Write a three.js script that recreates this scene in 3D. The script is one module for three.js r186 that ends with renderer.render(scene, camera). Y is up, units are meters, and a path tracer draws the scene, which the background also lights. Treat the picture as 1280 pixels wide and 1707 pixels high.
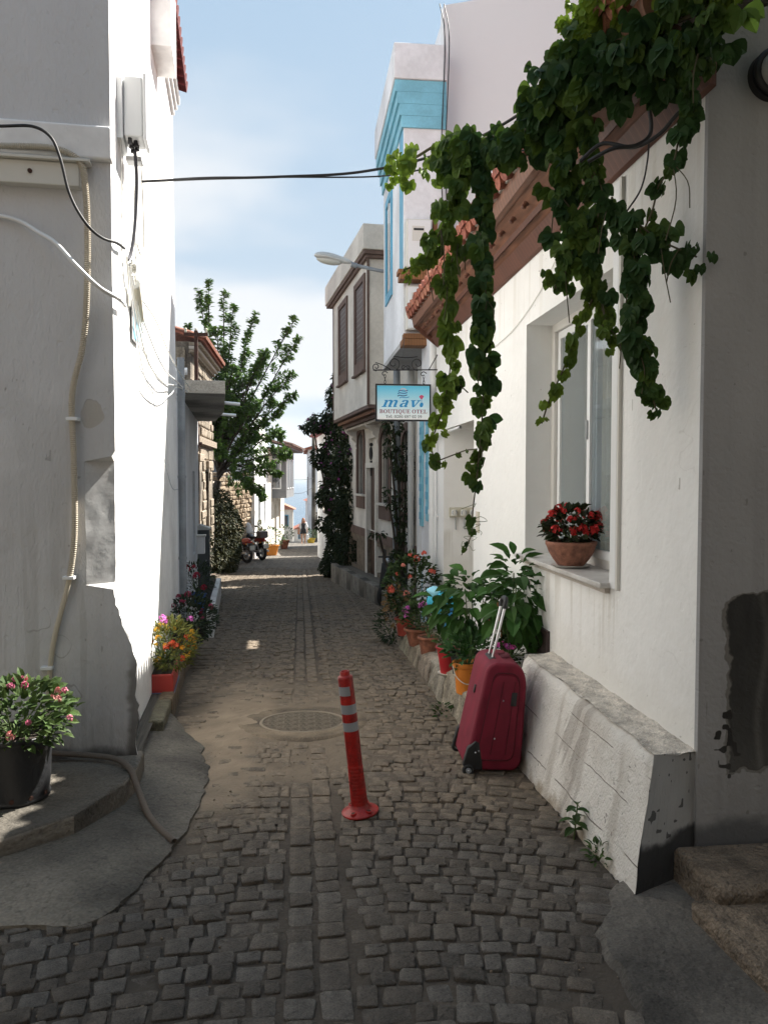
import * as THREE from 'three';
import { mergeGeometries, toCreasedNormals } from 'three/addons/utils/BufferGeometryUtils.js';
import { RoundedBoxGeometry } from 'three/addons/geometries/RoundedBoxGeometry.js';

// ---------------------------------------------------------------- camera, sky, sun, exposure
const scene = new THREE.Scene();
const camera = new THREE.PerspectiveCamera(65.37, 767 / 1024, 0.05, 9000);
camera.rotation.order = 'YXZ';
camera.position.set(0, 1.6, 0);
camera.rotation.set(-2.52 * Math.PI / 180, -6.0 * Math.PI / 180, 0);
const renderer = new THREE.WebGLRenderer({ antialias: true });
renderer.setSize(767, 1024);
renderer.toneMapping = THREE.LinearToneMapping;
renderer.toneMappingExposure = 3.1;
renderer.shadowMap.enabled = true;
const SUN = new THREE.Vector3(1, 1.40, -0.66).normalize();
const sun = new THREE.DirectionalLight(new THREE.Color(1.0, 0.95, 0.87), 5.0);
sun.position.copy(SUN).multiplyScalar(60).add(new THREE.Vector3(0, 0, -15));
sun.target.position.set(0, 0, -15);
sun.castShadow = true; sun.shadow.mapSize.set(4096, 4096);
Object.assign(sun.shadow.camera, { left: -45, right: 45, top: 45, bottom: -45, near: 1, far: 160 });
scene.add(sun, sun.target);

// ---------------------------------------------------------------- noise and random numbers
function rng(a) { return () => { a |= 0; a = a + 0x6D2B79F5 | 0; let t = Math.imul(a ^ a >>> 15, 1 | a); t = t + Math.imul(t ^ t >>> 7, 61 | t) ^ t; return ((t ^ t >>> 14) >>> 0) / 4294967296; }; }
function h2(x, y, s) { let n = Math.imul(x, 374761393) + Math.imul(y, 668265263) + Math.imul(s, 974634777) | 0; n = Math.imul(n ^ n >>> 13, 1274126177); return ((n ^ n >>> 16) >>> 0) / 4294967296; }
function vn(x, y, s = 0, p = 0) {
  let xi = Math.floor(x), yi = Math.floor(y); const fx = x - xi, fy = y - yi, u = fx * fx * (3 - 2 * fx), v = fy * fy * (3 - 2 * fy);
  let x1 = xi + 1, y1 = yi + 1;
  if (p) { const m = (a) => ((a % p) + p) % p; xi = m(xi); yi = m(yi); x1 = m(x1); y1 = m(y1); }
  const a = h2(xi, yi, s), b = h2(x1, yi, s), c = h2(xi, y1, s), d = h2(x1, y1, s);
  return a + (b - a) * u + (c - a) * v + (a - b - c + d) * u * v;
}
function fbm(x, y, o = 4, s = 0, p = 0) { let t = 0, a = .5, n = 0; for (let i = 0; i < o; i++) { t += a * vn(x, y, s + i * 7, p); n += a; a *= .5; x *= 2; y *= 2; p *= 2; } return t / n; }
const clamp = (x, a = 0, b = 1) => Math.min(b, Math.max(a, x)), lerp = (a, b, t) => a + (b - a) * t;
const sst = (a, b, x) => { const t = clamp((x - a) / (b - a)); return t * t * (3 - 2 * t); };

// sky: clear blue overhead, thin bright cloud lower down, pale towards the horizon
{
  const w = 1024, h = 512, d = new Float32Array(w * h * 4);
  for (let j = 0; j < h; j++) for (let i = 0; i < w; i++) {
    const el = ((j + .5) / h - .5) * Math.PI, az = ((i + .5) / w - .5) * 2 * Math.PI;
    const y = Math.sin(el), cx = Math.cos(el) * Math.cos(az), cz = Math.cos(el) * Math.sin(az);
    const e = Math.max(0, y), k = (j * w + i) * 4;
    let r = lerp(.235, .085, Math.pow(e, .7)), g = lerp(.265, .155, Math.pow(e, .7)), b = lerp(.285, .24, Math.pow(e, .8));
    const q = 1 / (e + .12), X = cx * q, Z = cz * q;
    const wx = fbm(X * .7 + 9, Z * .7, 3, 41) * 1.2, n = fbm(X * .85 + wx, Z * 1.35 + wx * .6, 6, 11);
    const m = sst(.30, .54, n) * (.25 + .75 * sst(.85, .30, e)) * sst(-.02, .08, y);
    const c = Math.min(1, m * 1.0);
    r = lerp(r, .292, c); g = lerp(g, .300, c); b = lerp(b, .311, c);
    const sd = Math.max(0, cx * SUN.x + y * SUN.y + cz * SUN.z), glow = .10 * Math.pow(sd, 8) + .25 * Math.pow(sd, 60);
    r += glow; g += glow * .95; b += glow * .85;
    if (y < 0) { const t = sst(0, -.05, y); r = lerp(r, .10, t); g = lerp(g, .10, t); b = lerp(b, .095, t); }
    d[k] = r; d[k + 1] = g; d[k + 2] = b; d[k + 3] = 1;
  }
  const t = new THREE.DataTexture(d, w, h, THREE.RGBAFormat, THREE.FloatType);
  t.mapping = THREE.EquirectangularReflectionMapping; t.magFilter = t.minFilter = THREE.LinearFilter; t.needsUpdate = true;
  scene.background = t; scene.environment = t;
}
scene.fog = new THREE.FogExp2(new THREE.Color(.80, .87, .95), 0.0003);

// ---------------------------------------------------------------- textures
function tex(w, h, fn, srgb) {
  const d = new Uint8Array(w * h * 4);
  for (let j = 0; j < h; j++) for (let i = 0; i < w; i++) { const c = fn((i + .5) / w, (j + .5) / h), k = (j * w + i) * 4; if (c.length) { d[k] = clamp(c[0]) * 255; d[k + 1] = clamp(c[1]) * 255; d[k + 2] = clamp(c[2]) * 255; } else d[k] = d[k + 1] = d[k + 2] = clamp(c) * 255; d[k + 3] = 255; }
  const t = new THREE.DataTexture(d, w, h); t.wrapS = t.wrapT = THREE.RepeatWrapping; t.magFilter = THREE.LinearFilter; t.minFilter = THREE.LinearMipmapLinearFilter; t.generateMipmaps = true;
  if (srgb) t.colorSpace = THREE.SRGBColorSpace; t.needsUpdate = true; return t;
}
const s2l = (c) => Math.pow(c, 2.2), l2s = (c) => Math.pow(clamp(c), 1 / 2.2);
const T = {
  plaster: tex(512, 512, (u, v) => .55 * fbm(u * 6, v * 6, 4, 3, 6) + .30 * fbm(u * 48, v * 48, 3, 5, 48) + .15 * (vn(u * 24, v * 24, 8, 24) > .9 ? 0 : 1)),
  mott: tex(512, 512, (u, v) => { const n = fbm(u * 4, v * 4, 5, 21, 4), f = fbm(u * 64, v * 64, 2, 25, 64); const g = .80 + .24 * n + .06 * (f - .5); return [g, g * (.992 + .012 * n), g * (.985 + .02 * n)]; }, true),
  rough: tex(512, 512, (u, v) => { const n = fbm(u * 16, v * 16, 5, 31, 16); return n - .35 * (vn(u * 40, v * 40, 37, 40) > .8 ? 1 : 0) * vn(u * 90, v * 90, 39, 90); }),
  stone: tex(512, 512, (u, v) => { const n = fbm(u * 8, v * 8, 5, 51, 8), f = vn(u * 128, v * 128, 55, 128); const g = .62 + .5 * (n - .5) + .22 * (f - .5) + .15; return [g, g, g]; }, true),
  wood: tex(256, 512, (u, v) => { const n = fbm(u * 32, v * 4, 4, 61, 4), g = .66 + .4 * (n - .4) + .15 * (vn(u * 4, v * 4, 66, 4) - .5); return [g, g * .97, g * .94]; }, true),
  conc: tex(512, 512, (u, v) => { const n = fbm(u * 3, v * 3, 6, 71, 3), f = vn(u * 200, v * 200, 75, 200); const c = Math.abs(fbm(u * 5, v * 5, 5, 77, 5) - .5) < .004 ? .05 : 0; const st = .22 * sst(.52, .66, fbm(u * 2, v * 2, 5, 79, 2)), sp = vn(u * 90, v * 90, 78, 90) > .86 ? .10 : 0; const g = .64 + .75 * (n - .42) + .16 * (f - .5) - c - st - sp; return [g, g * .98, g * .95]; }, true),
  fabric: tex(256, 256, (u, v) => .5 + .25 * Math.sin(u * Math.PI * 2 * 64) * Math.sin(v * Math.PI * 2 * 64) + .3 * (fbm(u * 16, v * 16, 3, 81, 16) - .5)),
};
function rep(t, sx, sy = sx) { const c = t.clone(); c.repeat.set(1 / sx, 1 / sy); c.needsUpdate = true; return c; }
const C = (r, g, b) => new THREE.Color().setRGB(r, g, b);
function M(c, o = {}) {
  const m = new (o.phys ? THREE.MeshPhysicalMaterial : THREE.MeshStandardMaterial)({ color: C(...c), roughness: o.r ?? .85, metalness: o.m ?? 0, side: o.ds ? THREE.DoubleSide : THREE.FrontSide });
  if (o.map) m.map = rep(T[o.map], o.ms ?? 1, o.msy ?? o.ms ?? 1);
  if (o.bump) { m.bumpMap = rep(T[o.bump], o.bs ?? 1); m.bumpScale = o.b ?? .004; }
  if (o.vc) m.vertexColors = true;
  if (o.phys) Object.assign(m, o.phys);
  return m;
}
const mt = {
  white: M([.98, .98, .975], { map: 'mott', ms: 2.9, bump: 'plaster', bs: 1.3, b: .004 }),
  whiteOld: M([.82, .81, .79], { map: 'mott', ms: 1.3, bump: 'plaster', bs: .8, b: .014 }),
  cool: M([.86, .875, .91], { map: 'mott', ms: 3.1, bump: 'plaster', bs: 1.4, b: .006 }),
  grey: M([.50, .50, .50], { map: 'mott', ms: 1.7, bump: 'plaster', bs: .9, b: .008 }),
  cream: M([.80, .755, .68], { map: 'mott', ms: 2.1, bump: 'plaster', bs: 1.2, b: .006 }),
  taupe: M([.16, .105, .085], { map: 'mott', ms: 1.1, bump: 'plaster', bs: .6, b: .003 }),
  blue: M([.13, .42, .62], { map: 'mott', ms: 1.2, r: .6 }),
  blue2: M([.22, .55, .70], { map: 'mott', ms: 1.2, r: .6 }),
  conc: M([.27, .25, .215], { map: 'conc', ms: 1.7, bump: 'rough', bs: .45, b: .012 }),
  concD: M([.20, .19, .175], { map: 'conc', ms: 1.1, bump: 'rough', bs: .5, b: .014 }),
  tuff: M([.27, .21, .15], { map: 'stone', ms: .6, bump: 'rough', bs: .28, b: .03 }),
  kerb: M([.42, .36, .28], { map: 'stone', ms: .5, bump: 'rough', bs: .45, b: .02 }),
  eave: M([.38, .18, .11], { map: 'wood', ms: .5, msy: .9, bump: 'rough', bs: .5, b: .002, r: .6 }),
  eaveD: M([.23, .09, .055], { map: 'wood', ms: .5, msy: .9, r: .6 }),
  plank: M([.42, .19, .07], { map: 'wood', ms: .3, msy: .6, r: .7 }),
  tile: M([.50, .165, .10], { map: 'stone', ms: .35, bump: 'rough', bs: .2, b: .004 }),
  tileD: M([.28, .05, .05], { map: 'stone', ms: .35 }),
  tileL: M([.60, .25, .16], { map: 'stone', ms: .35, bump: 'rough', bs: .2, b: .004 }),
  mortar: M([.50, .45, .40], { bump: 'rough', bs: .2, b: .01 }),
  black: M([.015, .015, .016], { r: .55 }), rubber: M([.02, .02, .02], { r: .8 }),
  steel: M([.45, .47, .49], { r: .45, m: .6, map: 'mott' }), galv: M([.34, .37, .40], { r: .6, m: .2, map: 'mott', ms: .6 }),
  alu: M([.70, .70, .72], { r: .28, m: .95 }), rust: M([.10, .04, .025], { r: .9, map: 'stone', ms: .2 }),
  pvc: M([.74, .75, .75], { r: .4 }), offwhite: M([.62, .61, .56], { r: .5 }), ivory: M([.55, .52, .42], { r: .5 }),
  iron: M([.03, .03, .032], { r: .6, m: .4 }),
  glass: M([.05, .06, .07], { r: .06, phys: { clearcoat: 1, clearcoatRoughness: .05 } }),
  clear: M([.85, .9, .92], { r: .03, phys: { transmission: .92, thickness: 0, ior: 1.5 } }),
  dark: M([.02, .02, .022], { r: .9 }), beige: M([.42, .38, .32], { r: .9, map: 'fabric', ms: .2 }),
  doorwood: M([.07, .022, .012], { map: 'wood', ms: .4, msy: .9, r: .5 }),
  terra: M([.40, .15, .085], { map: 'stone', ms: .3, r: .85 }), terraL: M([.45, .20, .13], { map: 'stone', ms: .25, r: .85 }),
  soil: M([.05, .035, .025], { bump: 'rough', bs: .1, b: .02 }),
  leaf: M([1, 1, 1], { vc: true, r: .58, ds: true, phys: { transmission: .34, thickness: 0, specularIntensity: .25 } }),
  petal: M([1, 1, 1], { vc: true, r: .7, ds: true, phys: { transmission: .25, thickness: 0 } }),
  stem: M([.07, .06, .03], { r: .9 }), stemG: M([.07, .11, .03], { r: .8 }), bark: M([.10, .075, .055], { map: 'stone', ms: .3, bump: 'rough', bs: .2, b: .02 }),
  marble: M([.62, .60, .57], { map: 'mott', ms: .5, r: .4 }),
};

// ---------------------------------------------------------------- building helpers
const used = {};
function numbered(n) { if (used[n] === undefined) { used[n] = 0; return n; } return n + '_' + String(++used[n]).padStart(3, '0'); }
function setData(o, label, category, group, kind) { if (label) o.userData.label = label; if (category) o.userData.category = category; if (group) o.userData.group = group; if (kind) o.userData.kind = kind; return o; }
function thing(name, label, category, pos = [0, 0, 0], ry = 0, group) {
  const o = new THREE.Group(); o.name = numbered(name); o.position.set(...pos); o.rotation.y = ry; scene.add(o);
  return setData(o, label, category, group);
}
function ground(name, geo, m) { const o = part(name, geo, m, scene); o.userData.kind = 'structure'; return o; }
function buv(g) {
  const uv0 = g.userData.keep && g.attributes.uv;
  if (uv0) return g;
  if (g.index) g = g.toNonIndexed();
  if (!g.attributes.normal) g.computeVertexNormals();
  const p = g.attributes.position, n = p.count, uv = new Float32Array(n * 2), a = new THREE.Vector3(), b = new THREE.Vector3(), c = new THREE.Vector3();
  for (let i = 0; i < n; i += 3) {
    a.fromBufferAttribute(p, i); b.fromBufferAttribute(p, i + 1).sub(a); c.fromBufferAttribute(p, i + 2).sub(a); b.cross(c);
    const X = Math.abs(b.x), Y = Math.abs(b.y), Z = Math.abs(b.z);
    for (let k = i; k < i + 3; k++) {
      const x = p.getX(k), y = p.getY(k), z = p.getZ(k);
      if (X >= Y && X >= Z) { uv[2 * k] = z; uv[2 * k + 1] = y; } else if (Y >= Z) { uv[2 * k] = x; uv[2 * k + 1] = z; } else { uv[2 * k] = x; uv[2 * k + 1] = y; }
    }
  }
  g.setAttribute('uv', new THREE.BufferAttribute(uv, 2)); return g;
}
function part(name, geo, m, parent, label, pos, rot) {
  if (Array.isArray(geo)) geo = mg(geo);
  const o = new THREE.Mesh(buv(geo), m); o.name = parent === scene ? numbered(name) : name; o.castShadow = o.receiveShadow = true;
  if (label) o.userData.label = label; if (pos) o.position.set(...pos); if (rot) o.rotation.set(...rot);
  parent.add(o); return o;
}
function mg(list) {
  return mergeGeometries(list.map((g) => { g = g.index ? g.toNonIndexed() : g.clone(); for (const k of Object.keys(g.attributes)) if (k !== 'position' && k !== 'normal') g.deleteAttribute(k); if (!g.attributes.normal) g.computeVertexNormals(); return g; }));
}
const V = (x, y, z) => new THREE.Vector3(x, y, z);
const bx = (w, h, d, x = 0, y = 0, z = 0, r = 0) => (r ? new RoundedBoxGeometry(w, h, d, 2, r) : new THREE.BoxGeometry(w, h, d)).translate(x, y, z);
const bb = (x0, x1, y0, y1, z0, z1, r = 0) => bx(Math.abs(x1 - x0), Math.abs(y1 - y0), Math.abs(z1 - z0), (x0 + x1) / 2, (y0 + y1) / 2, (z0 + z1) / 2, r);
const cyl = (r0, r1, h, x = 0, y = 0, z = 0, s = 16) => new THREE.CylinderGeometry(r0, r1, h, s).translate(x, y, z);
function tube(pts, r, seg, rs = 6, closed = false) { const c = new THREE.CatmullRomCurve3(pts.map((p) => p.isVector3 ? p : V(...p)), closed, 'centripetal'); return new THREE.TubeGeometry(c, seg ?? Math.max(6, pts.length * 6), r, rs, closed); }
function rod(a, b, r, s = 8, r2) { const A = V(...a), B = V(...b), d = B.clone().sub(A), g = new THREE.CylinderGeometry(r2 ?? r, r, d.length(), s); g.applyQuaternion(new THREE.Quaternion().setFromUnitVectors(V(0, 1, 0), d.clone().normalize())); const m = A.add(B).multiplyScalar(.5); return g.translate(m.x, m.y, m.z); }
function taper(pts, r0, r1, rs = 7) { // a tube whose radius runs from r0 to r1
  const g = tube(pts, 1, Math.max(8, pts.length * 5), rs), p = g.attributes.position, seg = g.parameters.tubularSegments, c = g.parameters.path, q = V(0, 0, 0);
  for (let i = 0; i <= seg; i++) { const t = i / seg; c.getPointAt(t, q); const r = lerp(r0, r1, t); for (let j = 0; j <= rs; j++) { const k = i * (rs + 1) + j; p.setXYZ(k, q.x + (p.getX(k) - q.x) * r, q.y + (p.getY(k) - q.y) * r, q.z + (p.getZ(k) - q.z) * r); } }
  g.computeVertexNormals(); return g;
}
const lathe = (pr, s = 24) => new THREE.LatheGeometry(pr.map((p) => new THREE.Vector2(...p)), s);
function shapeOf(pts, holes = []) { const s = new THREE.Shape(pts.map((p) => new THREE.Vector2(...p))); for (const h of holes) s.holes.push(new THREE.Path(h.map((p) => new THREE.Vector2(...p)))); return s; }
const ext = (pts, depth, holes = [], bev = 0) => new THREE.ExtrudeGeometry(shapeOf(pts, holes), { depth, bevelEnabled: bev > 0, bevelSize: bev, bevelThickness: bev, bevelSegments: 2, curveSegments: 8 });
const rect = (a, b, c, d) => [[a, c], [b, c], [b, d], [a, d]];
// a wall in the plane x = const: outline and holes in (distance, height); distance runs along -z; it is thick towards +x
const wallX = (x, pts, holes, t) => ext(pts, t, holes).rotateY(Math.PI / 2).translate(x, 0, 0);
// a wall in the plane z = const: outline in (x, y), thick towards -z
const wallZ = (z, pts, holes, t) => ext(pts, t, holes).translate(0, 0, z - t);
function grid(nu, nv, f) { // surface from f(u, v) -> [x, y, z]
  const pos = [], idx = [], uv = [];
  for (let j = 0; j <= nv; j++) for (let i = 0; i <= nu; i++) { pos.push(...f(i / nu, j / nv)); uv.push(i / nu, j / nv); }
  for (let j = 0; j < nv; j++) for (let i = 0; i < nu; i++) { const a = j * (nu + 1) + i, b = a + 1, c = a + nu + 1, d = c + 1; idx.push(a, b, d, a, d, c); }
  const g = new THREE.BufferGeometry(); g.setAttribute('position', new THREE.Float32BufferAttribute(pos, 3)); g.setAttribute('uv', new THREE.Float32BufferAttribute(uv, 2)); g.setIndex(idx); g.computeVertexNormals(); return g;
}
const keep = (g) => { g.userData.keep = true; return g; };
function disp(g, f) { const p = g.attributes.position; for (let i = 0; i < p.count; i++) { const q = f(p.getX(i), p.getY(i), p.getZ(i)); p.setXYZ(i, ...q); } g.computeVertexNormals(); return g; }
function clone(o, name, pos, ry, label, group) { const c = o.clone(); c.name = numbered(name); c.position.set(...pos); if (ry !== undefined) c.rotation.y = ry; c.userData = { ...o.userData }; if (label) c.userData.label = label; if (group) c.userData.group = group; scene.add(c); return c; }

// leaves: triangles with vertex colours
class LB {
  constructor() { this.p = []; this.c = []; }
  tri(a, b, c, col) { this.p.push(a.x, a.y, a.z, b.x, b.y, b.z, c.x, c.y, c.z); for (let i = 0; i < 3; i++) this.c.push(...col); }
  // a folded leaf: base at o, along d, blade normal n
  leaf(o, d, n, len, wid, col, droop = .15, fine = false) {
    d = d.clone().normalize(); const s = V(0, 0, 0).crossVectors(n, d).normalize(); const N = V(0, 0, 0).crossVectors(d, s);
    const at = (t, w, h) => V(o.x + d.x * t * len + s.x * w * wid + N.x * h, o.y + d.y * t * len + s.y * w * wid + N.y * h, o.z + d.z * t * len + s.z * w * wid + N.z * h);
    const st = fine ? [[0, 0], [.18, .26], [.4, .45], [.62, .5], .82, 1] : [[0, 0], [.35, .42], [.68, .42], 1];
    const prof = fine ? [[0, .04], [.16, .25], [.36, .43], [.56, .5], [.76, .4], [.9, .2], [1, 0]] : [[0, .03], [.32, .45], [.68, .4], [1, 0]];
    const dz = (t) => -droop * len * t * t;
    for (let i = 0; i < prof.length - 1; i++) {
      const [t0, w0] = prof[i], [t1, w1] = prof[i + 1], up = .22 * wid;
      for (const k of [1, -1]) {
        const a = at(t0, 0, dz(t0)), b = at(t1, 0, dz(t1)), e = at(t0, k * w0, dz(t0) + up * w0 * 2), f = at(t1, k * w1, dz(t1) + up * w1 * 2);
        if (k > 0) { this.tri(a, b, f, col); if (w0 > .031) this.tri(a, f, e, col); } else { this.tri(a, f, b, col); if (w0 > .031) this.tri(a, e, f, col); }
      }
    }
  }
  geo() { const g = new THREE.BufferGeometry(); g.setAttribute('position', new THREE.Float32BufferAttribute(this.p, 3)); g.setAttribute('color', new THREE.Float32BufferAttribute(this.c, 3)); g.computeVertexNormals(); g.setAttribute('uv', new THREE.Float32BufferAttribute(new Float32Array(this.p.length / 3 * 2), 2)); return keep(g); }
}
const rv = (R) => { let v; do v = V(R() * 2 - 1, R() * 2 - 1, R() * 2 - 1); while (v.lengthSq() > 1 || v.lengthSq() < .01); return v; };
const jit = (R, c, a) => { const k = 1 + (R() - .5) * 2 * a; return [c[0] * k * (1 + (R() - .5) * a * .6), c[1] * k, c[2] * k * (1 + (R() - .5) * a * .6)]; };
// ---------------------------------------------------------------- ground, street, pavements
const gy = (x, z) => { const d = -z; let y = d < 58 ? -.053 * d : -.053 * 58 - (d - 58) * .09 ; if (d > 58 && y < -24) y = -24; return y; };
ground('terrain', keep(grid(60, 160, (u, v) => { const z = 25 - 420 * v * v - 30 * v, x = (u - .5) * (60 + 500 * v); return [x, gy(x, z) - .06 - (z < -58 ? 0 : 0), z]; })), M([.17, .14, .10], { map: 'conc', ms: .02, bump: 'rough', bs: .02, b: .03 }));
const street = new THREE.Group(); street.name = 'street'; street.userData.kind = 'structure'; scene.add(street);
const xl = (z) => { const d = -z; return d < 6.2 ? -2.6 + sst(4.9, 6.2, d) * 1.6 : -1.0 - .08 * (d - 6.2); };
const xr = (z) => { const d = -z; return d < 10.5 ? 1.38 : d < 14.5 ? 1.75 : lerp(1.72, .85, (d - 14.5) / 10.5); };
const sand = (x, z) => {
  const n = fbm(x * 2.2 + 50, z * 2.2 + 90, 4, 3), e = Math.hypot((x + .52) / .46, (z + 6.5) / 2.1), a = .96 * sst(1.5, .35, e + (n - .5) * 1.3);
  const b = .66 * sst(1.7, .5, Math.hypot((x - .05) / .62, (z + 6.3) / 1.5) + (n - .5));
  const c = sst(3.4, 5.2, -z) * sst(15, 9, -z) * .75 * sst(.30, .68, fbm(x * 1.6 + 7, z * .8, 4, 19)) + .25 * sst(.45, .75, n);
  return clamp(Math.max(a, b, c * .42));
};
const wob = (x, z) => .022 * (fbm(x * .9 + 3, z * .9 + 8, 3, 91) - .5) - .02 * sst(.5, 0, Math.abs(x - .06)) * .6;
const bedY = (x, z) => gy(x, z) + wob(x, z) - .0130 + .0140 * sand(x, z) + .006 * (fbm(x * 14, z * 14, 4, 95) - .5);
{ // earth and sand between and over the stones
  const g = grid(110, 400, (u, v) => { const z = -1.5 - 26 * Math.pow(v, 1.35), x = lerp(-3.2, 2.4, u); return [x, bedY(x, z), z]; });
  const p = g.attributes.position, c = []; for (let i = 0; i < p.count; i++) { const x = p.getX(i), z = p.getZ(i), s = sand(x, z), n = .60 + .5 * fbm(x * 6, z * 6, 4, 44) + .3 * fbm(x * 40, z * 40, 2, 46), nr = sst(5.2, 3.2, -z); c.push(lerp(lerp(.075, .06, nr), .265, Math.pow(s, 1.3)) * n, lerp(lerp(.058, .049, nr), .205, Math.pow(s, 1.3)) * n, lerp(lerp(.042, .038, nr), .142, Math.pow(s, 1.3)) * n); }
  g.setAttribute('color', new THREE.Float32BufferAttribute(c, 3));
  part('road_bed', g, M([1, 1, 1], { vc: true, r: .95, bump: 'rough', bs: .25, b: .006 }), street);
}
const MH = [0.014, -6.256];
{ // the setts: the nearest in view are parts, the rest are one piece
  const R = rng(5), stones = [];
  const ax = V(Math.sin(.1047), 0, -Math.cos(.1047));
  const inView = (x, y, z) => { const dx = x, dy = y - 1.6, dz = z, f = dx * ax.x + dz * ax.z, s = dx * Math.cos(.1047) + dz * Math.sin(.1047), q = f * Math.cos(.044) - dy * Math.sin(.044), w = f * Math.sin(.044) + dy * Math.cos(.044); return q > .3 && Math.abs(s / q) < .47 && Math.abs(w / q) < .63; };
  const add = (x, z, hw, hd, rot, big) => {
    const s = sand(x, z);
    if (Math.hypot(x - MH[0], z - MH[1]) < .5 + hw * .7) return;
    if (z > -3.35 && x > .98 + .35 * vn(z * 5, 3, 8) + Math.max(0, (-2.9 - z)) * 1.1) return; // cement patch
    
    stones.push({ x, z, hw, hd, rot, y: gy(x, z) + wob(x, z) + (R() - .5) * .017 + (R() < .06 ? -.008 : 0) - .006 * s + (big ? .002 : 0), s, tx: (R() - .5) * .055, tz: (R() - .5) * .055, k: R(), dust: (.17 + .62 * sst(2.9, 5.0, -z)) * sst(60, 12, -z) * (.45 + 1.1 * fbm(x * 2.3, z * 2.3, 4, 61)), seed: Math.floor(R() * 1e6), d: Math.hypot(x, z) });
  };
  const warp = (x, z) => (x > .2 ? .2 * (x - .2) ** 2 * sst(-9, -4, z) : x < -.1 ? .14 * (x + .1) ** 2 * sst(-9, -4, z) : 0);
  for (const [xa, xb] of [[-.062, .050], [.058, .172]]) for (let z = -1.6; z > -26;) { const l = .10 + R() * .09; add((xa + xb) / 2 + (R() - .5) * .006, z - l / 2, (xb - xa) / 2 - .002, l / 2 - .004, (R() - .5) * .05, 1); z -= l; }
  for (let z = -1.4, row = 0; z > -26.5; row++) {
    const pd = .074 + R() * .042; const zc = z - pd / 2; z -= pd;
    for (const [a, b] of [[xl(zc), -.068], [.178, xr(zc)]]) {
      for (let x = a + R() * .06; x < b - .05;) {
        let w = .066 + R() * .062; if (R() < .10) w += .05; if (b === xr(zc) && x > b - .30) w = .13 + R() * .08; if (a === xl(zc) && x < a + .08 && -zc > 6.2) w = .19 + R() * .05;
        w = Math.min(w, b - x);
        if (w > .04) { const cx = x + w / 2, cz = zc + warp(cx, zc) + (R() - .5) * .018 + .02 * (fbm(cx * 2.2, zc * 1.2, 2, 33) - .5); add(cx, cz, w / 2 - .0016 - R() * .0018, pd / 2 - .0016 - R() * .002, (R() - .5) * .16 + (cx > .2 ? .4 * (cx - .2) * sst(-9, -4, zc) : cx < -.1 ? .28 * (cx + .1) * sst(-9, -4, zc) : 0)); }
        x += w;
      }
    }
  }
  const geoOf = (o, full) => {
    const Q = rng(o.seed), pos = [], idx = [], n = full ? 12 : 8, L = [];
    const crn = [[1, 1], [-1, 1], [-1, -1], [1, -1]].map(([a, b]) => [a * o.hw * (1.05 - Q() * .24), b * o.hd * (1.05 - Q() * .30)]);
    for (let i = 0; i < 4; i++) { const p = crn[i], a = crn[(i + 3) % 4], b = crn[(i + 1) % 4], r = .07 + Q() * .09; L.push([lerp(p[0], a[0], r), lerp(p[1], a[1], r)]); if (full) L.push([lerp(p[0], (a[0] + b[0]) / 2, .06), lerp(p[1], (a[1] + b[1]) / 2, .06)]); L.push([lerp(p[0], b[0], r), lerp(p[1], b[1], r)]); }
    const ring = (k, y, ny) => { for (const [x, z] of L) pos.push(x * k, y + (Q() - .5) * ny, z * k); };
    ring(1.0, -.06, 0); ring(1.0, -.0065, .006); ring(.95, -.001, .0045); ring(.55, -.0005, .006); pos.push(0, .002 + (Q() - .5) * .006, 0);
    for (let r = 0; r < 3; r++) for (let i = 0; i < n; i++) { const a = r * n + i, b = r * n + (i + 1) % n; idx.push(a, a + n, b, b, a + n, b + n); }
    for (let i = 0; i < n; i++) idx.push(3 * n + i, 4 * n, 3 * n + (i + 1) % n);
    const g = new THREE.BufferGeometry(); g.setAttribute('position', new THREE.Float32BufferAttribute(pos, 3)); g.setIndex(idx); g.computeVertexNormals(); return g;
  };
  const tone = (o) => { const v = .075 + .10 * o.k, w = 1 + .045 * Math.sin(o.k * 37), t = clamp(o.s * .75 + .04 + (o.dust ?? 0)); return [lerp(v * 1.09 * w, .275, t), lerp(v * .98, .213, t), lerp(v * .85 / w, .148, t)]; };
  const mats = []; for (let i = 0; i < 6; i++) for (let j = 0; j < 6; j++) { const c = tone({ k: i / 5, s: j / 5 }); mats.push(M(c, { map: 'stone', ms: .37, bump: 'rough', bs: .16, b: .005, r: .8 })); }
  const near = stones.filter((o) => inView(o.x, o.y, o.z) && o.d > 2 && !(o.x < -.62 - .2 * sst(-3.6, -3.2, o.z) && o.z < -3.2)).sort((a, b) => a.d / Math.sqrt(a.hw) - b.d / Math.sqrt(b.hw)).slice(0, 300), set = new Set(near);
  for (const o of near) { const m = part('sett', geoOf(o, true), mats[Math.round(o.k * 5) * 6 + Math.round(clamp(o.s + o.dust * 1.3) * 5)], street, null, [o.x, o.y, o.z], [o.tx, -o.rot, o.tz]); }
  const P = [], Nn = [], U = [], Cc = [], mtx = new THREE.Matrix4(), e = new THREE.Euler(), q = new THREE.Quaternion();
  for (const o of stones) { if (set.has(o)) continue; const g = geoOf(o, o.d < 7).toNonIndexed(); mtx.compose(V(o.x, o.y, o.z), q.setFromEuler(e.set(o.tx, -o.rot, o.tz)), V(1, 1, 1)); g.applyMatrix4(mtx); const c = tone(o), a = g.attributes.position.array; for (let i = 0; i < a.length; i++) { P.push(a[i]); Nn.push(g.attributes.normal.array[i]); } for (let i = 0; i < a.length / 3; i++) { Cc.push(...c); U.push(a[3 * i], a[3 * i + 2]); } }
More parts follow.
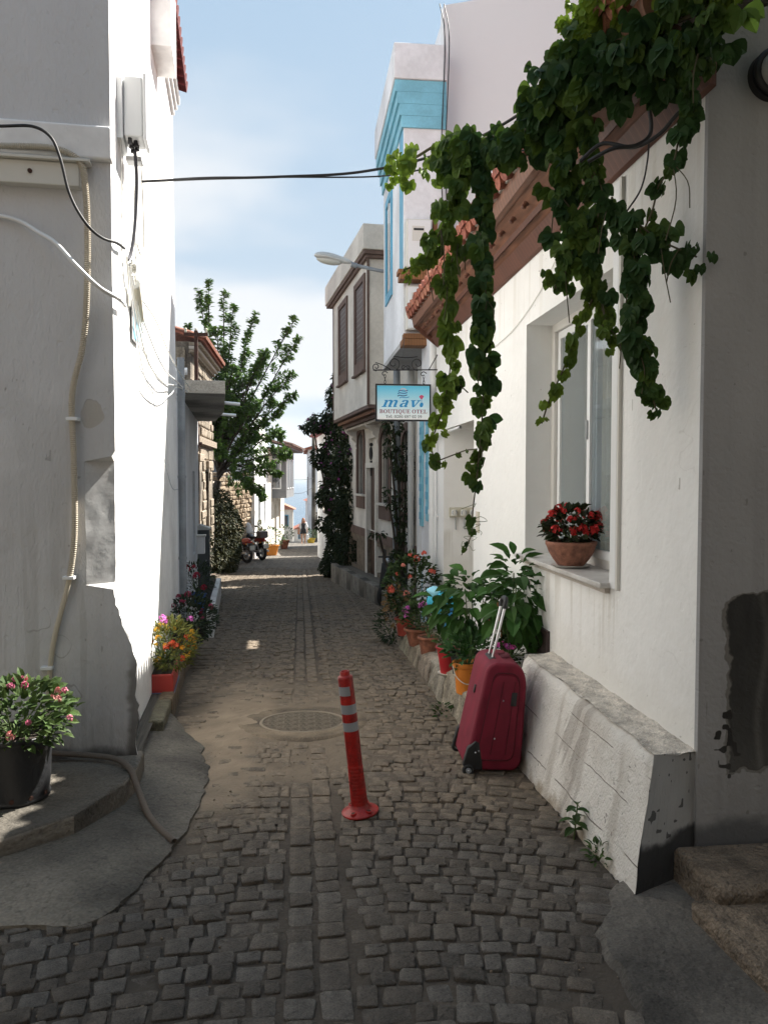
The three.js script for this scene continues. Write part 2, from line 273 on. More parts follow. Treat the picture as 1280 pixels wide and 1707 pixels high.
  const g = new THREE.BufferGeometry(); g.setAttribute('position', new THREE.Float32BufferAttribute(P, 3)); g.setAttribute('normal', new THREE.Float32BufferAttribute(Nn, 3)); g.setAttribute('uv', new THREE.Float32BufferAttribute(U, 2)); g.setAttribute('color', new THREE.Float32BufferAttribute(Cc, 3));
  const f = part('sett_field', keep(g), M([1, 1, 1], { vc: true, map: 'stone', ms: .37, bump: 'rough', bs: .16, b: .005, r: .8 }), street); f.userData.kind = 'stuff';
}
{ // loose grit on the street
  const R = rng(61), g = []; for (let i = 0; i < 420; i++) { const z = -2.6 - 8 * R() * R(), x = -1.1 + 2.3 * R(); if (sand(x, z) < .25 && R() < .6) continue; const r = .003 + .006 * R() * R(); g.push(disp(new THREE.IcosahedronGeometry(r, 0), (a, b, c) => [a * 1.3, b * .8, c]).rotateY(R() * 6).translate(x, bedY(x, z) + .004 + r * .4, z)); }
  part('grit', g, M([.16, .125, .09], { r: 1 }), street).userData.kind = 'stuff';
}
{ // far end of the street, worn smooth
  ground('street_far', keep(grid(12, 30, (u, v) => { const z = -25.8 - 36 * v, x = lerp(xl(z) - 1.2, lerp(1.0, 3.0, v), u); return [x, gy(x, z) - .012 + .01 * fbm(x * 3, z, 2, 7), z]; })), M([.20, .175, .145], { map: 'stone', ms: .08, bump: 'rough', bs: .06, b: .02 }));
}
{ // manhole
  const t = thing('manhole', 'round gritty manhole cover in a worn concrete ring in the cobbled street', 'manhole cover', [MH[0], gy(...MH) + .001, MH[1]]); t.rotation.x = -.053;
  const R = rng(8), ring = disp(new THREE.RingGeometry(.33, .54, 64, 5).rotateX(-Math.PI / 2), (x, y, z) => { const r = Math.hypot(x, z), k = r > .5 ? 1 + .08 * (fbm(x * 5 + 9, z * 5, 3, 3) - .5) : 1; return [x * k, (r > .52 ? -.03 : 0) + .006 * fbm(x * 9, z * 9, 3, 6), z * k]; });
  part('ring', ring, M([.36, .285, .20], { map: 'conc', ms: .9, bump: 'rough', bs: .4, b: .006 }), t);
  part('rim', lathe([[.31, -.03], [.31, .004], [.318, .007], [.335, .007], [.34, 0], [.34, -.03]], 64), M([.24, .195, .14], { r: .8, bump: 'rough', bs: .2, b: .003 }), t);
  const cov = grid(90, 40, (u, v) => { const a = -u * Math.PI * 2, r = .306 * v, x = r * Math.cos(a), z = r * Math.sin(a); return [x, .004 + .012 * (1 - v * v) + .009 * (fbm(x * 55, z * 55, 3, 5) - .5) * sst(1, .93, v), z]; });
  part('cover', cov, M([.33, .27, .195], { r: .95, map: 'stone', ms: .12, bump: 'rough', bs: .1, b: .02 }), t);
  
  
}
{ // concrete apron around the corner of the white house
  const O = [[-2.8, -3.0], [-1.7, -3.18], [-1.18, -3.2], [-.836, -3.18], [-.70, -3.5], [-.62, -3.92], [-.57, -4.5], [-.58, -5.03], [-.70, -5.6], [-.93, -6.25]];
  const I = [[-2.8, -3.75], [-1.7, -3.85], [-1.40, -3.82], [-1.15, -4.05], [-1.0, -4.4], [-1.02, -4.75], [-1.12, -5.0], [-1.15, -5.4], [-1.12, -5.8], [-1.06, -6.3]];
  const co = new THREE.CatmullRomCurve3(O.map(([x, z]) => V(x, 0, z))), ci = new THREE.CatmullRomCurve3(I.map(([x, z]) => V(x, 0, z))), a = V(), b = V();
  const g = grid(120, 26, (u, v) => {
    co.getPoint(u, a); ci.getPoint(u, b); const w = v < .1 ? 0 : (v - .1) / .9, ed = .05 * (fbm(u * 26, 3, 4, 4) - .5) * (1 - w) + .03 * (vn(u * 60, 1, 5) - .5) * (1 - w);
    const x = lerp(a.x, b.x, w) - ed, z = lerp(a.z, b.z, w) + ed;
    return [x, gy(x, z) + (v < .04 ? -.06 : .012 + lerp(.05, .10, sst(.58, .75, u)) * Math.pow(w, .8) + .02 * Math.sin(Math.PI * w)) + .012 * (fbm(x * 4, z * 4, 4, 12) - .5), z];
  });
  ground('concrete_apron', toCreasedNormals(g, 1.0), mt.conc);
  // raised step in front of the white house
  const sh = [[-2.9, -3.55], [-1.75, -3.66], [-1.38, -3.74], [-1.12, -3.98], [-.97, -4.36], [-.945, -4.6], [-.96, -4.86], [-2.9, -4.86]].map(([x, z]) => [x, -z]);
  const st = new THREE.ExtrudeGeometry(shapeOf(sh), { depth: .30, bevelEnabled: true, bevelSize: .018, bevelThickness: .018, bevelSegments: 3 }).rotateX(-Math.PI / 2).translate(0, -.365, 0);
  ground('raised_pavement', st, mt.conc);
}
{ // narrow pavement with kerb stones along the left houses
  const R = rng(77), pav = new THREE.Group(); pav.name = 'left_pavement'; pav.userData.kind = 'structure'; scene.add(pav);
  const xk = (d) => -1.0 - .08 * (d - 6.2);
  for (let d = 5.7; d < 21;) { const l = .55 + R() * .35, g = disp(new RoundedBoxGeometry(.11, .34, l - .012, 2, .02), (x, y, z) => [x + .018 * (fbm(y * 9 + d, z * 7, 3, 7) - .5), y + .02 * (fbm(x * 9, z * 6 + d, 3, 9) - .5), z]); const m = part('kerb_stone', g, M([.20 + R() * .06, .155 + R() * .04, .115], { map: 'stone', ms: .5, bump: 'rough', bs: .3, b: .012 }), pav, null, [xk(d + l / 2) - .055 - R() * .01, gy(0, -d - l / 2) + .01 + R() * .015, -d - l / 2], [-.053, .08, 0]); d += l; }
  part('pavement_top', keep(grid(6, 60, (u, v) => { const d = 5.0 + 16.6 * v, x = lerp(xk(d) - .08, xk(d) - .9, u); return [x, gy(0, -d) + .16 + .012 * fbm(x * 5, d * 5, 3, 3), -d]; })), mt.conc, pav);
}
{ // stone kerb that carries the pots along the right house
  const R = rng(78), KX = 1.22, k = new THREE.Group(); k.name = 'stone_kerb'; k.userData.kind = 'structure'; scene.add(k);
  for (let d = 5.0; d < 10.5;) {
    const l = .6 + R() * .4, h = lerp(.27, .15, (d - 5) / 5.4), top = gy(0, -d) + h;
    const g = disp(new THREE.BoxGeometry(.52, h + .15, l - .006, 6, 6, 8), (x, y, z) => { const t = (y + (h + .15) / 2) / (h + .15); const nx = x < -.18 ? 1 : 0, n = fbm(y * 7 + d * 3, z * 5 + d, 4, 4) - .5; return [x - nx * (.03 - .06 * t) + nx * .06 * n, y - .03 * nx * t * t + (t > .8 ? .03 * (fbm(x * 8, z * 6 + d, 3, 2) - .5) : 0), z]; });
    part('kerb_stone', toCreasedNormals(g, .9), M([.43 + R() * .05, .37 + R() * .04, .285 + R() * .03], { map: 'stone', ms: .7, bump: 'rough', bs: .5, b: .025 }), k, null, [KX + .26 + (R() - .5) * .015, top - (h + .15) / 2, -d - l / 2], [-.04, 0, 0]); d += l;
  }
}
{ // cement patch at the foot of the low wall
  const g = grid(30, 40, (u, v) => { const z = lerp(-3.34, -1.6, v), n = .22 * (fbm(z * 4, 2, 4, 8) - .3), x0 = 1.0 + n + Math.max(0, -2.9 - z) * 1.0, x = lerp(x0, 2.3, u); return [x, gy(x, z) + (u < .03 ? -.04 : .012) + .025 * sst(1.4, 1.75, x) + .012 * (fbm(x * 5, z * 5, 3, 4) - .5), z]; });
  ground('cement_patch', toCreasedNormals(g, .8), mt.concD);
}
{ // water and the far shore
  ground('sea', new THREE.PlaneGeometry(9000, 7000).rotateX(-Math.PI / 2).translate(0, -17, -3750), M([.03, .08, .13], { r: .25, bump: 'rough', bs: 30, b: .3 }));
  const g = grid(160, 10, (u, v) => { const x = (u - .5) * 7000, n = fbm(u * 14, 5, 5, 6); return [x, -18 + Math.sin(Math.PI * Math.min(1, v * 1.1)) * (40 + 95 * n) * (v < .95 ? 1 : 0), -4200 - 1500 * v]; });
  ground('hills', keep(g), M([.10, .12, .08], { r: 1 }));
}
// ---------------------------------------------------------------- the white corner house
const LA = Math.atan(.08); // the left side of the street runs this much off -z
const LP = (d, off = 0, y = 0) => [-1.07 - .08 * (d - 4.8) + off, y, -d]; // a point in front of the left facades
{
  const t = thing('corner_house', 'tall white plastered corner house with sunlit side and bulging worn corner', 'house', [-1.07, 0, -4.8], LA);
  const rowsY = []; for (let y = -.5; y < 2.2; y += .03) rowsY.push(y); for (let y = 2.2; y < 8.3; y += .25) rowsY.push(y);
  const rag = (y) => .022 * (fbm(y * 9, 4, 4, 8) - .5) + .012 * (vn(y * 40, 2, 8) - .5);
  const cX = (y) => (y > 1.74 ? .004 * (vn(y * 8, 1, 3) - .5) : y > .98 ? -.02 + .3 * rag(y) * .4 : lerp(.105, -.02, sst(.42, .98, y)) + 1.4 * rag(y));
  const ch = (y) => (y > .97 + .02 * rag(y) && y < 1.70 ? 1 : 0);
  const fr = (x, y) => .012 * (fbm(x * 1.2 + 5, y * 1.2, 3, 6) - .5) + (y < .95 ? .02 * sst(.95, .5, y) : 0);
  const rows = (f, n) => { const pos = [], idx = [], uv = []; rowsY.forEach((y, j) => { for (let i = 0; i <= n; i++) { const p = f(i / n, y); pos.push(...p); uv.push(0, 0); if (j && i) { const a = (j - 1) * (n + 1) + i - 1; idx.push(a, a + 1, a + n + 2, a, a + n + 2, a + n + 1); } } }); const g = new THREE.BufferGeometry(); g.setAttribute('position', new THREE.Float32BufferAttribute(pos, 3)); g.setAttribute('uv', new THREE.Float32BufferAttribute(uv, 2)); g.setIndex(idx); g.computeVertexNormals(); return g; };
  const fx = (y) => cX(y) - .15 * ch(y);
  const gf = rows((u, y) => { const x = lerp(-3.6, fx(y), 1 - Math.pow(1 - u, 1.8)); return [x, y, fr(x, y) + (y > 1.72 && y < 3.5 ? 0 : 0)]; }, 40);
  { const p = gf.attributes.position, uv = gf.attributes.uv; for (let i = 0; i < p.count; i++) uv.setXY(i, (p.getX(i) + 1.4) / 1.6, (p.getY(i) + .4) / 2.6); }
  const frontTex = tex(820, 1333, (u, v) => {
    const x = u * 1.6 - 1.4, y = v * 2.6 - .4; let g = .885 + .05 * (fbm(x * 3, y * 3, 5, 5) - .5); let c = [g, g * .995, g * .985];
    const mix = (k, q) => { c = c.map((a, i) => lerp(a, q[i], k)); };
    const n = fbm(x * 9 + 3, y * 9, 5, 15);
    const pe = Math.hypot((x + .125 + .03 * (n - .5)) / .06, (y - 1.97) / .075) + (n - .5) * 1.1; mix(sst(1.02, .96, pe), [.80, .77, .72]); mix(sst(.05, .0, Math.abs(pe - 1)) * .4 * sst(1.97, 2.03, y) , [.4, .37, .34]);
    mix(.45 * sst(.40, -.1, y + .35 * (n - .5)), [.62, .59, .54]);                                       // dust low down
    const e = x - cX(y); mix(sst(-.055 - .05 * (n - .35), -.015 - .05 * (n - .35), e) * sst(.62, .48, y + .1 * n) * .8, [.42, .40, .37]);   // crumbled corner
    mix(sst(.03, -.06, y + .12 * (n - .5)) * .8 * sst(-.75, -.3, x), [.30, .29, .27]);                    // crumbled foot
    if (vn(x * 34, y * 20, 17) > .955 && fbm(x * 2, y * 2, 2, 9) > .5) mix(.25, [.3, .28, .25]);
    const cr = Math.abs(fbm(x * 2.5 + 2, y * 1.6, 4, 29) - .47); mix(sst(.004, .001, cr) * .3 * sst(1.2, .6, y) * sst(.5, .6, fbm(x * 3, y * 3, 2, 41)), [.4, .38, .35]);
    mix(.22 * sst(.5, .62, fbm(x * 1.6 + 9, y * 2.1, 5, 43)), [.74, .735, .72]); mix(.16 * sst(.52, .66, fbm(x * 26, y * 1.6, 4, 45)) * sst(2.2, .6, y), [.55, .53, .49]);
    mix(.12 * fbm(x * 22, y * 1.2, 3, 31) * sst(2.3, 1.0, y), [.55, .53, .5]);
    return c;
  }, true); frontTex.wrapS = frontTex.wrapT = THREE.ClampToEdgeWrapping;
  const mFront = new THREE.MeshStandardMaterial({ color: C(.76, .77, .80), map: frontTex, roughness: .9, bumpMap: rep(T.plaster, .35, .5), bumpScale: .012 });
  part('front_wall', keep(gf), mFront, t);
  const gc = rows((u, y) => { const a = ch(y), n = .02 * (fbm(y * 12, u * 5, 4, 9) - .5) * a; return [lerp(fx(y), cX(y), u) + n * .3, y, lerp(fr(fx(y), y), -.10 * a, u) + n * .3]; }, 6);
  part('corner_chamfer', toCreasedNormals(gc, .9), M([.66, .66, .655], { map: 'mott', ms: .6, bump: 'plaster', bs: .9, b: .002 }), t, 'bare rough grey plaster on the cut corner');
  const gs = rows((u, y) => { const s = 5.05 * u * u, k = Math.exp(-s * 3.2), x = cX(y) * k + .012 * (fbm(s * 1.5, y * 1.5, 3, 66) - .5) * (1 - k) + (y < .95 ? .03 * (fbm(s * 9, y * 9, 4, 23) - .5) * k : 0); return [x, y, -.10 * ch(y) * (1 - u * 0) * (1 - Math.min(1, s / .3)) - s]; }, 60);
  part('side_wall', toCreasedNormals(gs, .6), mt.white, t);
  part('back_wall', [bb(-3.6, -.02, -.9, 8.3, -5.05, -5.0), bb(-3.65, -3.55, -.9, 8.3, -5, -.05)], mt.white, t);
  part('belt_course', disp(new RoundedBoxGeometry(3.62, .19, .09, 3, .016), (x, y, z) => [x, y + .006 * (fbm(x * 3, 1, 3, 5) - .5), z + .006 * (fbm(x * 5, y * 9, 3, 3) - .5)]), mt.white, t, null, [-1.80, 3.495, 0]);
  const box = part('shutter_box', bb(-1.6, -.16, 3.232, 3.36, .0, .07, .006), mt.offwhite, t, 'cream shutter box over the front opening'); part('ledge', bb(-1.6, -.10, 3.362, 3.378, 0, .10, .003), mt.offwhite, box); part('bolt', cyl(.012, .012, .012, 0, 0, 0, 12).rotateX(Math.PI / 2).translate(-.42, 3.30, .074), mt.rust, box);
  part('chimney_breast', bb(-.02, .175, 5.35, 9.2, -3.06, -2.48, .006), mt.white, t);
  for (const [i, o] of [[0, .035], [1, .065], [2, .095]]) part('cornice', bb(-.03, o, 5.78 + i * .07, 5.85 + i * .07 - .002, -4.85 - i * .02, .05), mt.white, t);
  part('roof', ext([[-3.6, 7.0], [-3.6, 6.9], [.07, 5.99], [.07, 6.03]], 4.95).translate(0, .0, -4.92), mt.tileD, t);
  const tg = new THREE.CylinderGeometry(.075, .085, .36, 10, 1, false, 0, Math.PI).rotateY(0).rotateZ(-Math.PI / 2 - .24 + Math.PI);
  for (let i = 0; i < 26; i++) part('roof_tile', tg, mt.tileD, t, null, [.0, 6.075, -.05 - i * .187]);
}
const hang = (name, label, cat, pts, r, m, group) => { const o = part(name, tube(pts, r, Math.max(16, pts.length * 10), 7), m, scene); return setData(o, label, cat, group); };
{ // what hangs on the corner house
  const j = thing('junction_box', 'white cable junction box high on the corner house wall', 'junction box', LP(5.2, 0, 3.84), LA); j.scale.y = .86;
  part('back_plate', bb(0, .035, -.22, .20, -.16, .14, .004), mt.pvc, j); part('box', bb(.036, .15, -.19, .23, -.09, .11, .012), mt.pvc, j); part('cover', bb(.152, .172, -.21, .25, -.10, .12, .006), mt.pvc, j);
  part('skirt', bb(.02, .12, -.27, -.23, -.2, -.1, .01), mt.pvc, j);
  const gl = []; for (let i = 0; i < 5; i++) gl.push(cyl(.012, .014, .04, .07 + .03 * (i % 2), -.21, -.06 + i * .035, 8)); part('cable_gland', gl, mt.black, j).userData.kind = 'stuff';
  const R = rng(31), W = (d, off, y) => LP(d, off, y);
  hang('corrugated_conduit', 'beige corrugated conduit running along and down the front of the corner house', 'conduit', [[-2.6, 3.47, -4.70], [-1.75, 3.435, -4.71], [-1.32, 3.425, -4.71], [-1.215, 3.36, -4.71], [-1.19, 3.22, -4.71], [-1.19, 2.66, -4.71], [-1.22, 2.35, -4.72], [-1.285, 2.08, -4.73], [-1.285, 1.7, -4.735], [-1.29, 1.24, -4.735], [-1.32, 1.02, -4.735], [-1.42, .62, -4.735], [-1.45, .30, -4.74], [-1.45, .02, -4.74]], .0155, M([.52, .47, .37], { r: .5 }));
  { const g = [], pts = [[-2.6, 3.47, -4.70], [-1.75, 3.435, -4.71], [-1.32, 3.425, -4.71], [-1.215, 3.36, -4.71], [-1.19, 3.22, -4.71], [-1.19, 2.66, -4.71], [-1.22, 2.35, -4.72], [-1.285, 2.08, -4.73], [-1.285, 1.7, -4.735], [-1.29, 1.24, -4.735], [-1.32, 1.02, -4.735]].map((p) => V(...p)), c = new THREE.CatmullRomCurve3(pts, false, 'centripetal'), L = c.getLength(), n = Math.floor(L / .011);
    for (let i = 0; i < n; i++) { const p = c.getPointAt(i / n), q = c.getTangentAt(i / n); if (p.x < -2) continue; const r = new THREE.TorusGeometry(.0165, .0034, 4, 9); r.applyQuaternion(new THREE.Quaternion().setFromUnitVectors(V(0, 0, 1), q)); g.push(r.translate(p.x, p.y, p.z)); }
    const cond = scene.children[scene.children.length - 1]; const rb = part('rib', g, M([.56, .50, .40], { r: .45 }), cond); rb.userData.kind = 'stuff';
    for (const [x, y] of [[-1.285, 1.93], [-1.32, 1.02], [-1.45, .5]]) part('clip', bb(x - .035, x + .03, y - .01, y + .01, -4.78, -4.71, .004), mt.pvc, cond); }
  hang('black_cable', 'black cable sagging from the front of the corner house to its corner', 'cable', [[-2.6, 3.44, -4.6], [-1.61, 3.488, -4.58], [-1.42, 3.50, -4.6], [-1.34, 3.45, -4.6], [-1.296, 3.35, -4.6], [-1.25, 3.16, -4.6], [-1.20, 3.05, -4.6], [-1.143, 2.97, -4.62], [-1.10, 2.945, -4.7], [-1.05, 2.95, -4.8], W(5.1, .03, 3.0)], .0085, mt.black);
  hang('white_cable', 'thick white cable drooping across the front wall to the corner', 'cable', [[-2.5, 3.06, -4.74], [-1.65, 3.055, -4.73], [-1.55, 3.03, -4.73], [-1.44, 2.96, -4.68], [-1.335, 2.89, -4.62], [-1.21, 2.755, -4.58], [-1.1, 2.65, -4.62], [-1.03, 2.62, -4.74], W(5.0, .04, 2.63)], .012, mt.pvc);
  const cables = [
    ['bundle of grey cable hanging from the junction box', [[5.2, .09, 3.63], [5.36, .08, 3.5], [5.38, .06, 3.2], [5.32, .04, 3.02], [5.25, .03, 2.97]], .011, M([.06, .06, .07])],
    ['looped white cable below the junction box', [[5.40, .10, 3.7], [5.5, .10, 3.5], [5.55, .10, 3.3], [5.62, .09, 3.15], [5.52, .08, 3.08], [5.42, .07, 3.12]], .005, mt.offwhite],
    ['straight pale cable running down past the coil', [[5.46, .08, 3.7], [5.5, .05, 3.45], [5.5, .05, 3.1], [5.48, .05, 2.9], [5.62, .05, 2.72], [5.86, .05, 2.62]], .006, mt.offwhite],
    ['thin pale cable along the corner below the junction box', [[5.08, .02, 3.75], [5.1, .02, 3.3], [5.08, .02, 3.05], [5.0, .02, 2.86]], .004, mt.offwhite],
    ['uppermost white cable of those slanting down the side wall', [[5.30, .05, 2.98], [5.55, .06, 2.83], [5.9, .06, 2.84], [6.6, .07, 2.86], [7.8, .07, 2.80], [9.2, .08, 2.78], [11.2, .1, 2.80]], .006, mt.offwhite],
    ['white cable slanting down the side wall, second from the top', [[5.26, .04, 2.94], [5.6, .05, 2.78], [6.2, .06, 2.66], [7.4, .06, 2.58], [8.9, .07, 2.64], [10.9, .08, 2.72]], .007, mt.pvc],
    ['white cable slanting down the side wall, third from the top', [[5.24, .04, 2.92], [5.5, .05, 2.70], [6.0, .05, 2.50], [7.2, .06, 2.44], [8.8, .06, 2.58], [10.7, .08, 2.72]], .006, mt.offwhite],
    ['lowest sagging white cable on the sunlit side wall', [[5.24, .04, 2.90], [5.45, .05, 2.60], [5.9, .05, 2.34], [7.0, .05, 2.28], [8.2, .06, 2.42], [9.3, .06, 2.66]], .005, mt.pvc],
    ['thin wire hanging down the sunlit side wall', [[6.3, .03, 2.55], [7.2, .03, 2.0], [8.6, .03, 1.5], [9.6, .03, 1.45]], .003, mt.galv],
    ['short cable end on the wall beside the coil', [[5.2, .03, 2.98], [5.22, .04, 2.8], [5.16, .05, 2.66]], .006, mt.offwhite],
  ];
  for (const [l, p, r, m] of cables) hang('wall_cable', l, 'cable', p.map((q) => W(...q)), r, m, 'cables on the side of the corner house');
  { const o = part('cable_coil', [new THREE.TorusGeometry(.04, .006, 6, 20), new THREE.TorusGeometry(.033, .006, 6, 20).rotateX(.3).translate(.004, .004, .006), new THREE.TorusGeometry(.025, .005, 6, 20).rotateY(.3).translate(0, 0, -.004)], mt.offwhite, scene, null, W(5.33, .045, 2.93), [0, 1.2, 0]); setData(o, 'small coil of white cable on the corner house wall', 'cable coil'); }
  { const o = thing('cable_sleeve', 'pale tilted sleeve where the cables join on the side wall', 'sleeve', W(5.62, .05, 2.76), LA); part('tube', rod([0, .10, .18], [0, -.06, -.18], .035, 10, .02), mt.ivory, o); part('cap', rod([0, .105, .19], [0, .10, .178], .037, 10), mt.offwhite, o); }
  { const p = thing('street_plaque', 'small pale blue plaque on the sunlit side of the corner house', 'plaque', W(5.74, .012, 2.68), LA);
    part('plate', bb(0, .006, -.15, .15, -.17, .17, .002), M([.85, .85, .85], { r: .4 }), p); part('panel', bb(.0062, .0085, -.135, .135, -.155, .155, .001), M([.30, .58, .75], { r: .4 }), p);
    const mk = []; const Q = rng(4); for (let r = 0; r < 3; r++) for (let i = 0; i < 6; i++) mk.push(bb(.0087, .0095, .07 - r * .075, .085 - r * .075 + Q() * .025, -.125 + i * .042, -.10 + i * .042 + Q() * .008)); part('worn_print', mk, M([.7, .8, .86], { r: .5 }), p).userData.kind = 'stuff'; }
  hang('hose', 'brown hose lying over the raised pavement and the concrete apron', 'hose', [[-1.50, .02, -4.70], [-1.36, .0, -4.72], [-1.2, -.01, -4.70], [-1.05, -.015, -4.64], [-.95, -.035, -4.52], [-.88, -.10, -4.38], [-.80, -.15, -4.20], [-.72, -.165, -4.05], [-.62, -.185, -3.92]], .017, M([.14, .11, .085], { r: .8, bump: 'rough', bs: .1, b: .003 }));
  const dp = thing('drainpipe', 'grey drainpipe at the end of the sunlit side wall', 'drainpipe', LP(10.0, .05, 0), LA); part('pipe', cyl(.045, .045, 3.6, 0, 1.25, 0, 14), mt.galv, dp); for (const y of [.6, 1.6, 2.6]) part('bracket', cyl(.052, .052, .03, 0, y, 0, 14), mt.galv, dp); part('shoe', rod([0, -.5, 0], [.06, -.62, 0], .045, 12), mt.galv, dp);
}
{ // low white house behind it, with a concrete roof slab
  const t = thing('low_house', 'low shaded white house with a thick concrete roof slab over the street', 'house', LP(9.98, 0, 0), LA);
  part('wall', wallX(-.30, [[0, -1.4], [6.6, -1.7], [6.6, 2.72], [0, 2.72]], [rect(4.3, 5.1, .2, 1.7)], .26), mt.cool, t);
  part('end_wall', bb(-3.5, -.3, -1.4, 2.7, -6.6, -6.4), mt.cool, t);
  const w = part('window', bb(-.2, -.16, .2, 1.7, -5.1, -4.3), mt.glass, t); part('frame', [bb(-.155, -.12, .2, 1.7, -4.36, -4.3), bb(-.155, -.12, .2, 1.7, -5.1, -5.04), bb(-.155, -.12, .2, .26, -5.04, -4.36), bb(-.155, -.12, 1.64, 1.7, -5.04, -4.36)], mt.pvc, w);
  const sl = ext([[-3.4, 1.0], [.56, 1.0], [.50, 4.2], [.30, 6.5], [-3.4, 6.5]], .16, [], .008).rotateX(-Math.PI / 2).translate(0, 2.73, 0);
  part('roof_slab', sl, M([.62, .61, .58], { map: 'conc', ms: 2.2, bump: 'rough', bs: .7, b: .005 }), t);
  part('spout', rod([.52, 2.80, -3.2], [.78, 2.78, -3.2], .03, 10), mt.pvc, t); part('spout', rod([.42, 2.80, -5.6], [.72, 2.78, -5.6], .03, 10), mt.pvc, t);
  part('vent_pipe', [rod([-.05, 2.6, -.5], [-.05, 2.95, -.5], .045, 12), rod([-.09, 2.95, -.5], [.10, 2.95, -.5], .045, 12)], mt.pvc, t);
}
{ // old stone house
  const t = thing('stone_house', 'old rough stone house with crumbling plaster and red tiled eaves', 'house', [-2.62, 0, -20], 0);
  const R = rng(12), mS = [0, 1, 2, 3].map((i) => M([.42 + .07 * i, .35 + .055 * i, .26 + .045 * i], { map: 'stone', ms: .5, bump: 'rough', bs: .4, b: .02 }));
  part('wall_core', [wallX(-.4, [[0, -2.6], [4.7, -2.8], [4.7, 4.9], [0, 4.9]], [rect(.9, 1.6, -1.3, 1.9), rect(2.9, 3.7, -1.3, 1.75), rect(1.3, 1.9, 3.35, 4.2)], .38), bb(-3.6, -.4, -2.6, 4.9, -.3, -.02)], M([.56, .49, .41], { map: 'conc', ms: 1.6, bump: 'rough', bs: .6, b: .025 }), t);
  const ob = [[.85, 1.65, -1.4, 2.0], [2.85, 3.75, -1.4, 1.85], [1.25, 1.95, 3.3, 4.25]];
  let nS = 0; for (let y = -1.35; y < 4.62; ) { const h = .22 + R() * .12; for (let s = -.02; s < 4.66;) { const l = .28 + R() * .4, e = Math.min(4.72, s + l); const mid = (s + e) / 2; if (fbm(s * .7 + 3, y * .9, 3, 8) > .40 && !ob.some(([a, b, c, d]) => e > a && s < b && y + h > c && y < d)) { part('stone', disp(new RoundedBoxGeometry(.10, h - .03, e - s - .03, 1, .03), (x, q, z) => [x + .03 * (vn(q * 9 + y, z * 9 + s, 5) - .5), q + .02 * (vn(z * 6, y, 4) - .5), z]), mS[Math.floor(R() * 4)], t, null, [-.035 + R() * .02, y + h / 2, -mid]); nS++; } s = e; } y += h; }
  for (let y = -.4; y < 4.6;) { const h = .3 + R() * .15; for (let x = -.12; x > -1.2;) { const l = .3 + R() * .35; part('stone', new RoundedBoxGeometry(l - .03, h - .03, .08, 1, .025), mS[Math.floor(R() * 4)], t, null, [x - l / 2, y + h / 2, .0 + R() * .015]); x -= l; } y += h; }
  part('door', bb(-.25, -.2, -1.3, 1.9, -1.6, -.9), M([.22, .13, .06], { map: 'wood', ms: .4 }), t); part('door', bb(-.25, -.2, -1.3, 1.75, -3.7, -2.9), M([.16, .11, .07], { map: 'wood', ms: .4 }), t);
  for (const [a, b, y] of [[.8, 1.7, 2.0], [2.8, 3.8, 1.85]]) part('lintel', bb(-.05, .10, y, y + .2, -b, -a, .02), mS[3], t); part('sill', bb(-.05, .09, 3.24, 3.35, -1.95, -1.25, .01), mS[3], t);
  part('string_course', disp(bb(-.05, .12, 2.45, 2.62, -4.7, 0), (x, y, z) => [x, y + .02 * fbm(z * 3, 1, 3, 3), z]), mS[2], t); part('window_shutter', bb(-.25, -.2, 3.35, 4.2, -1.9, -1.3), M([.10, .06, .04], { map: 'wood', ms: .3 }), t);
  for (let i = 0; i < 3; i++) part('eave_course', bb(-.05, .08 + i * .08, 4.62 + i * .09, 4.70 + i * .09, -4.75, .05, .01), i & 1 ? mt.mortar : mS[1], t);
  part('roof', ext([[-3.6, 6.2], [-3.6, 6.1], [.30, 4.90], [.30, 4.95]], 4.9).translate(0, 0, -4.8), mt.tile, t);
  const tg = new THREE.CylinderGeometry(.075, .085, .45, 8, 1, false, 0, Math.PI).rotateZ(Math.PI / 2 - .3);
  for (let i = 0; i < 27; i++) for (let k = 0; k < 2; k++) part('roof_tile', tg, R() < .5 ? mt.tile : mt.tileL, t, null, [.16 - k * .36, 5.02 + k * .11, .03 - i * .18]);
  const p = thing('rusty_pole', 'rusty steel pole with a crossbar by the stone house', 'pole', [-2.44, 0, -19.5]);
  part('post', cyl(.045, .05, 2.75, 0, 3.7, 0, 10), mt.rust, p); part('crossbar', bb(-.28, .28, 4.95, 5.02, -.03, .03), mt.rust, p); part('bracket', [bb(-.2, .12, 2.36, 2.43, -.03, .03), bb(-.06, .06, 2.3, 2.6, -.06, .06)], mt.rust, p); for (const x of [-.24, 0, .24]) part('insulator', lathe([[.001, 0], [.03, .01], [.03, .05], [.02, .06], [.035, .08], [.025, .11], [.001, .12]], 10).translate(x, 5.02, 0), mt.ivory, p);
}
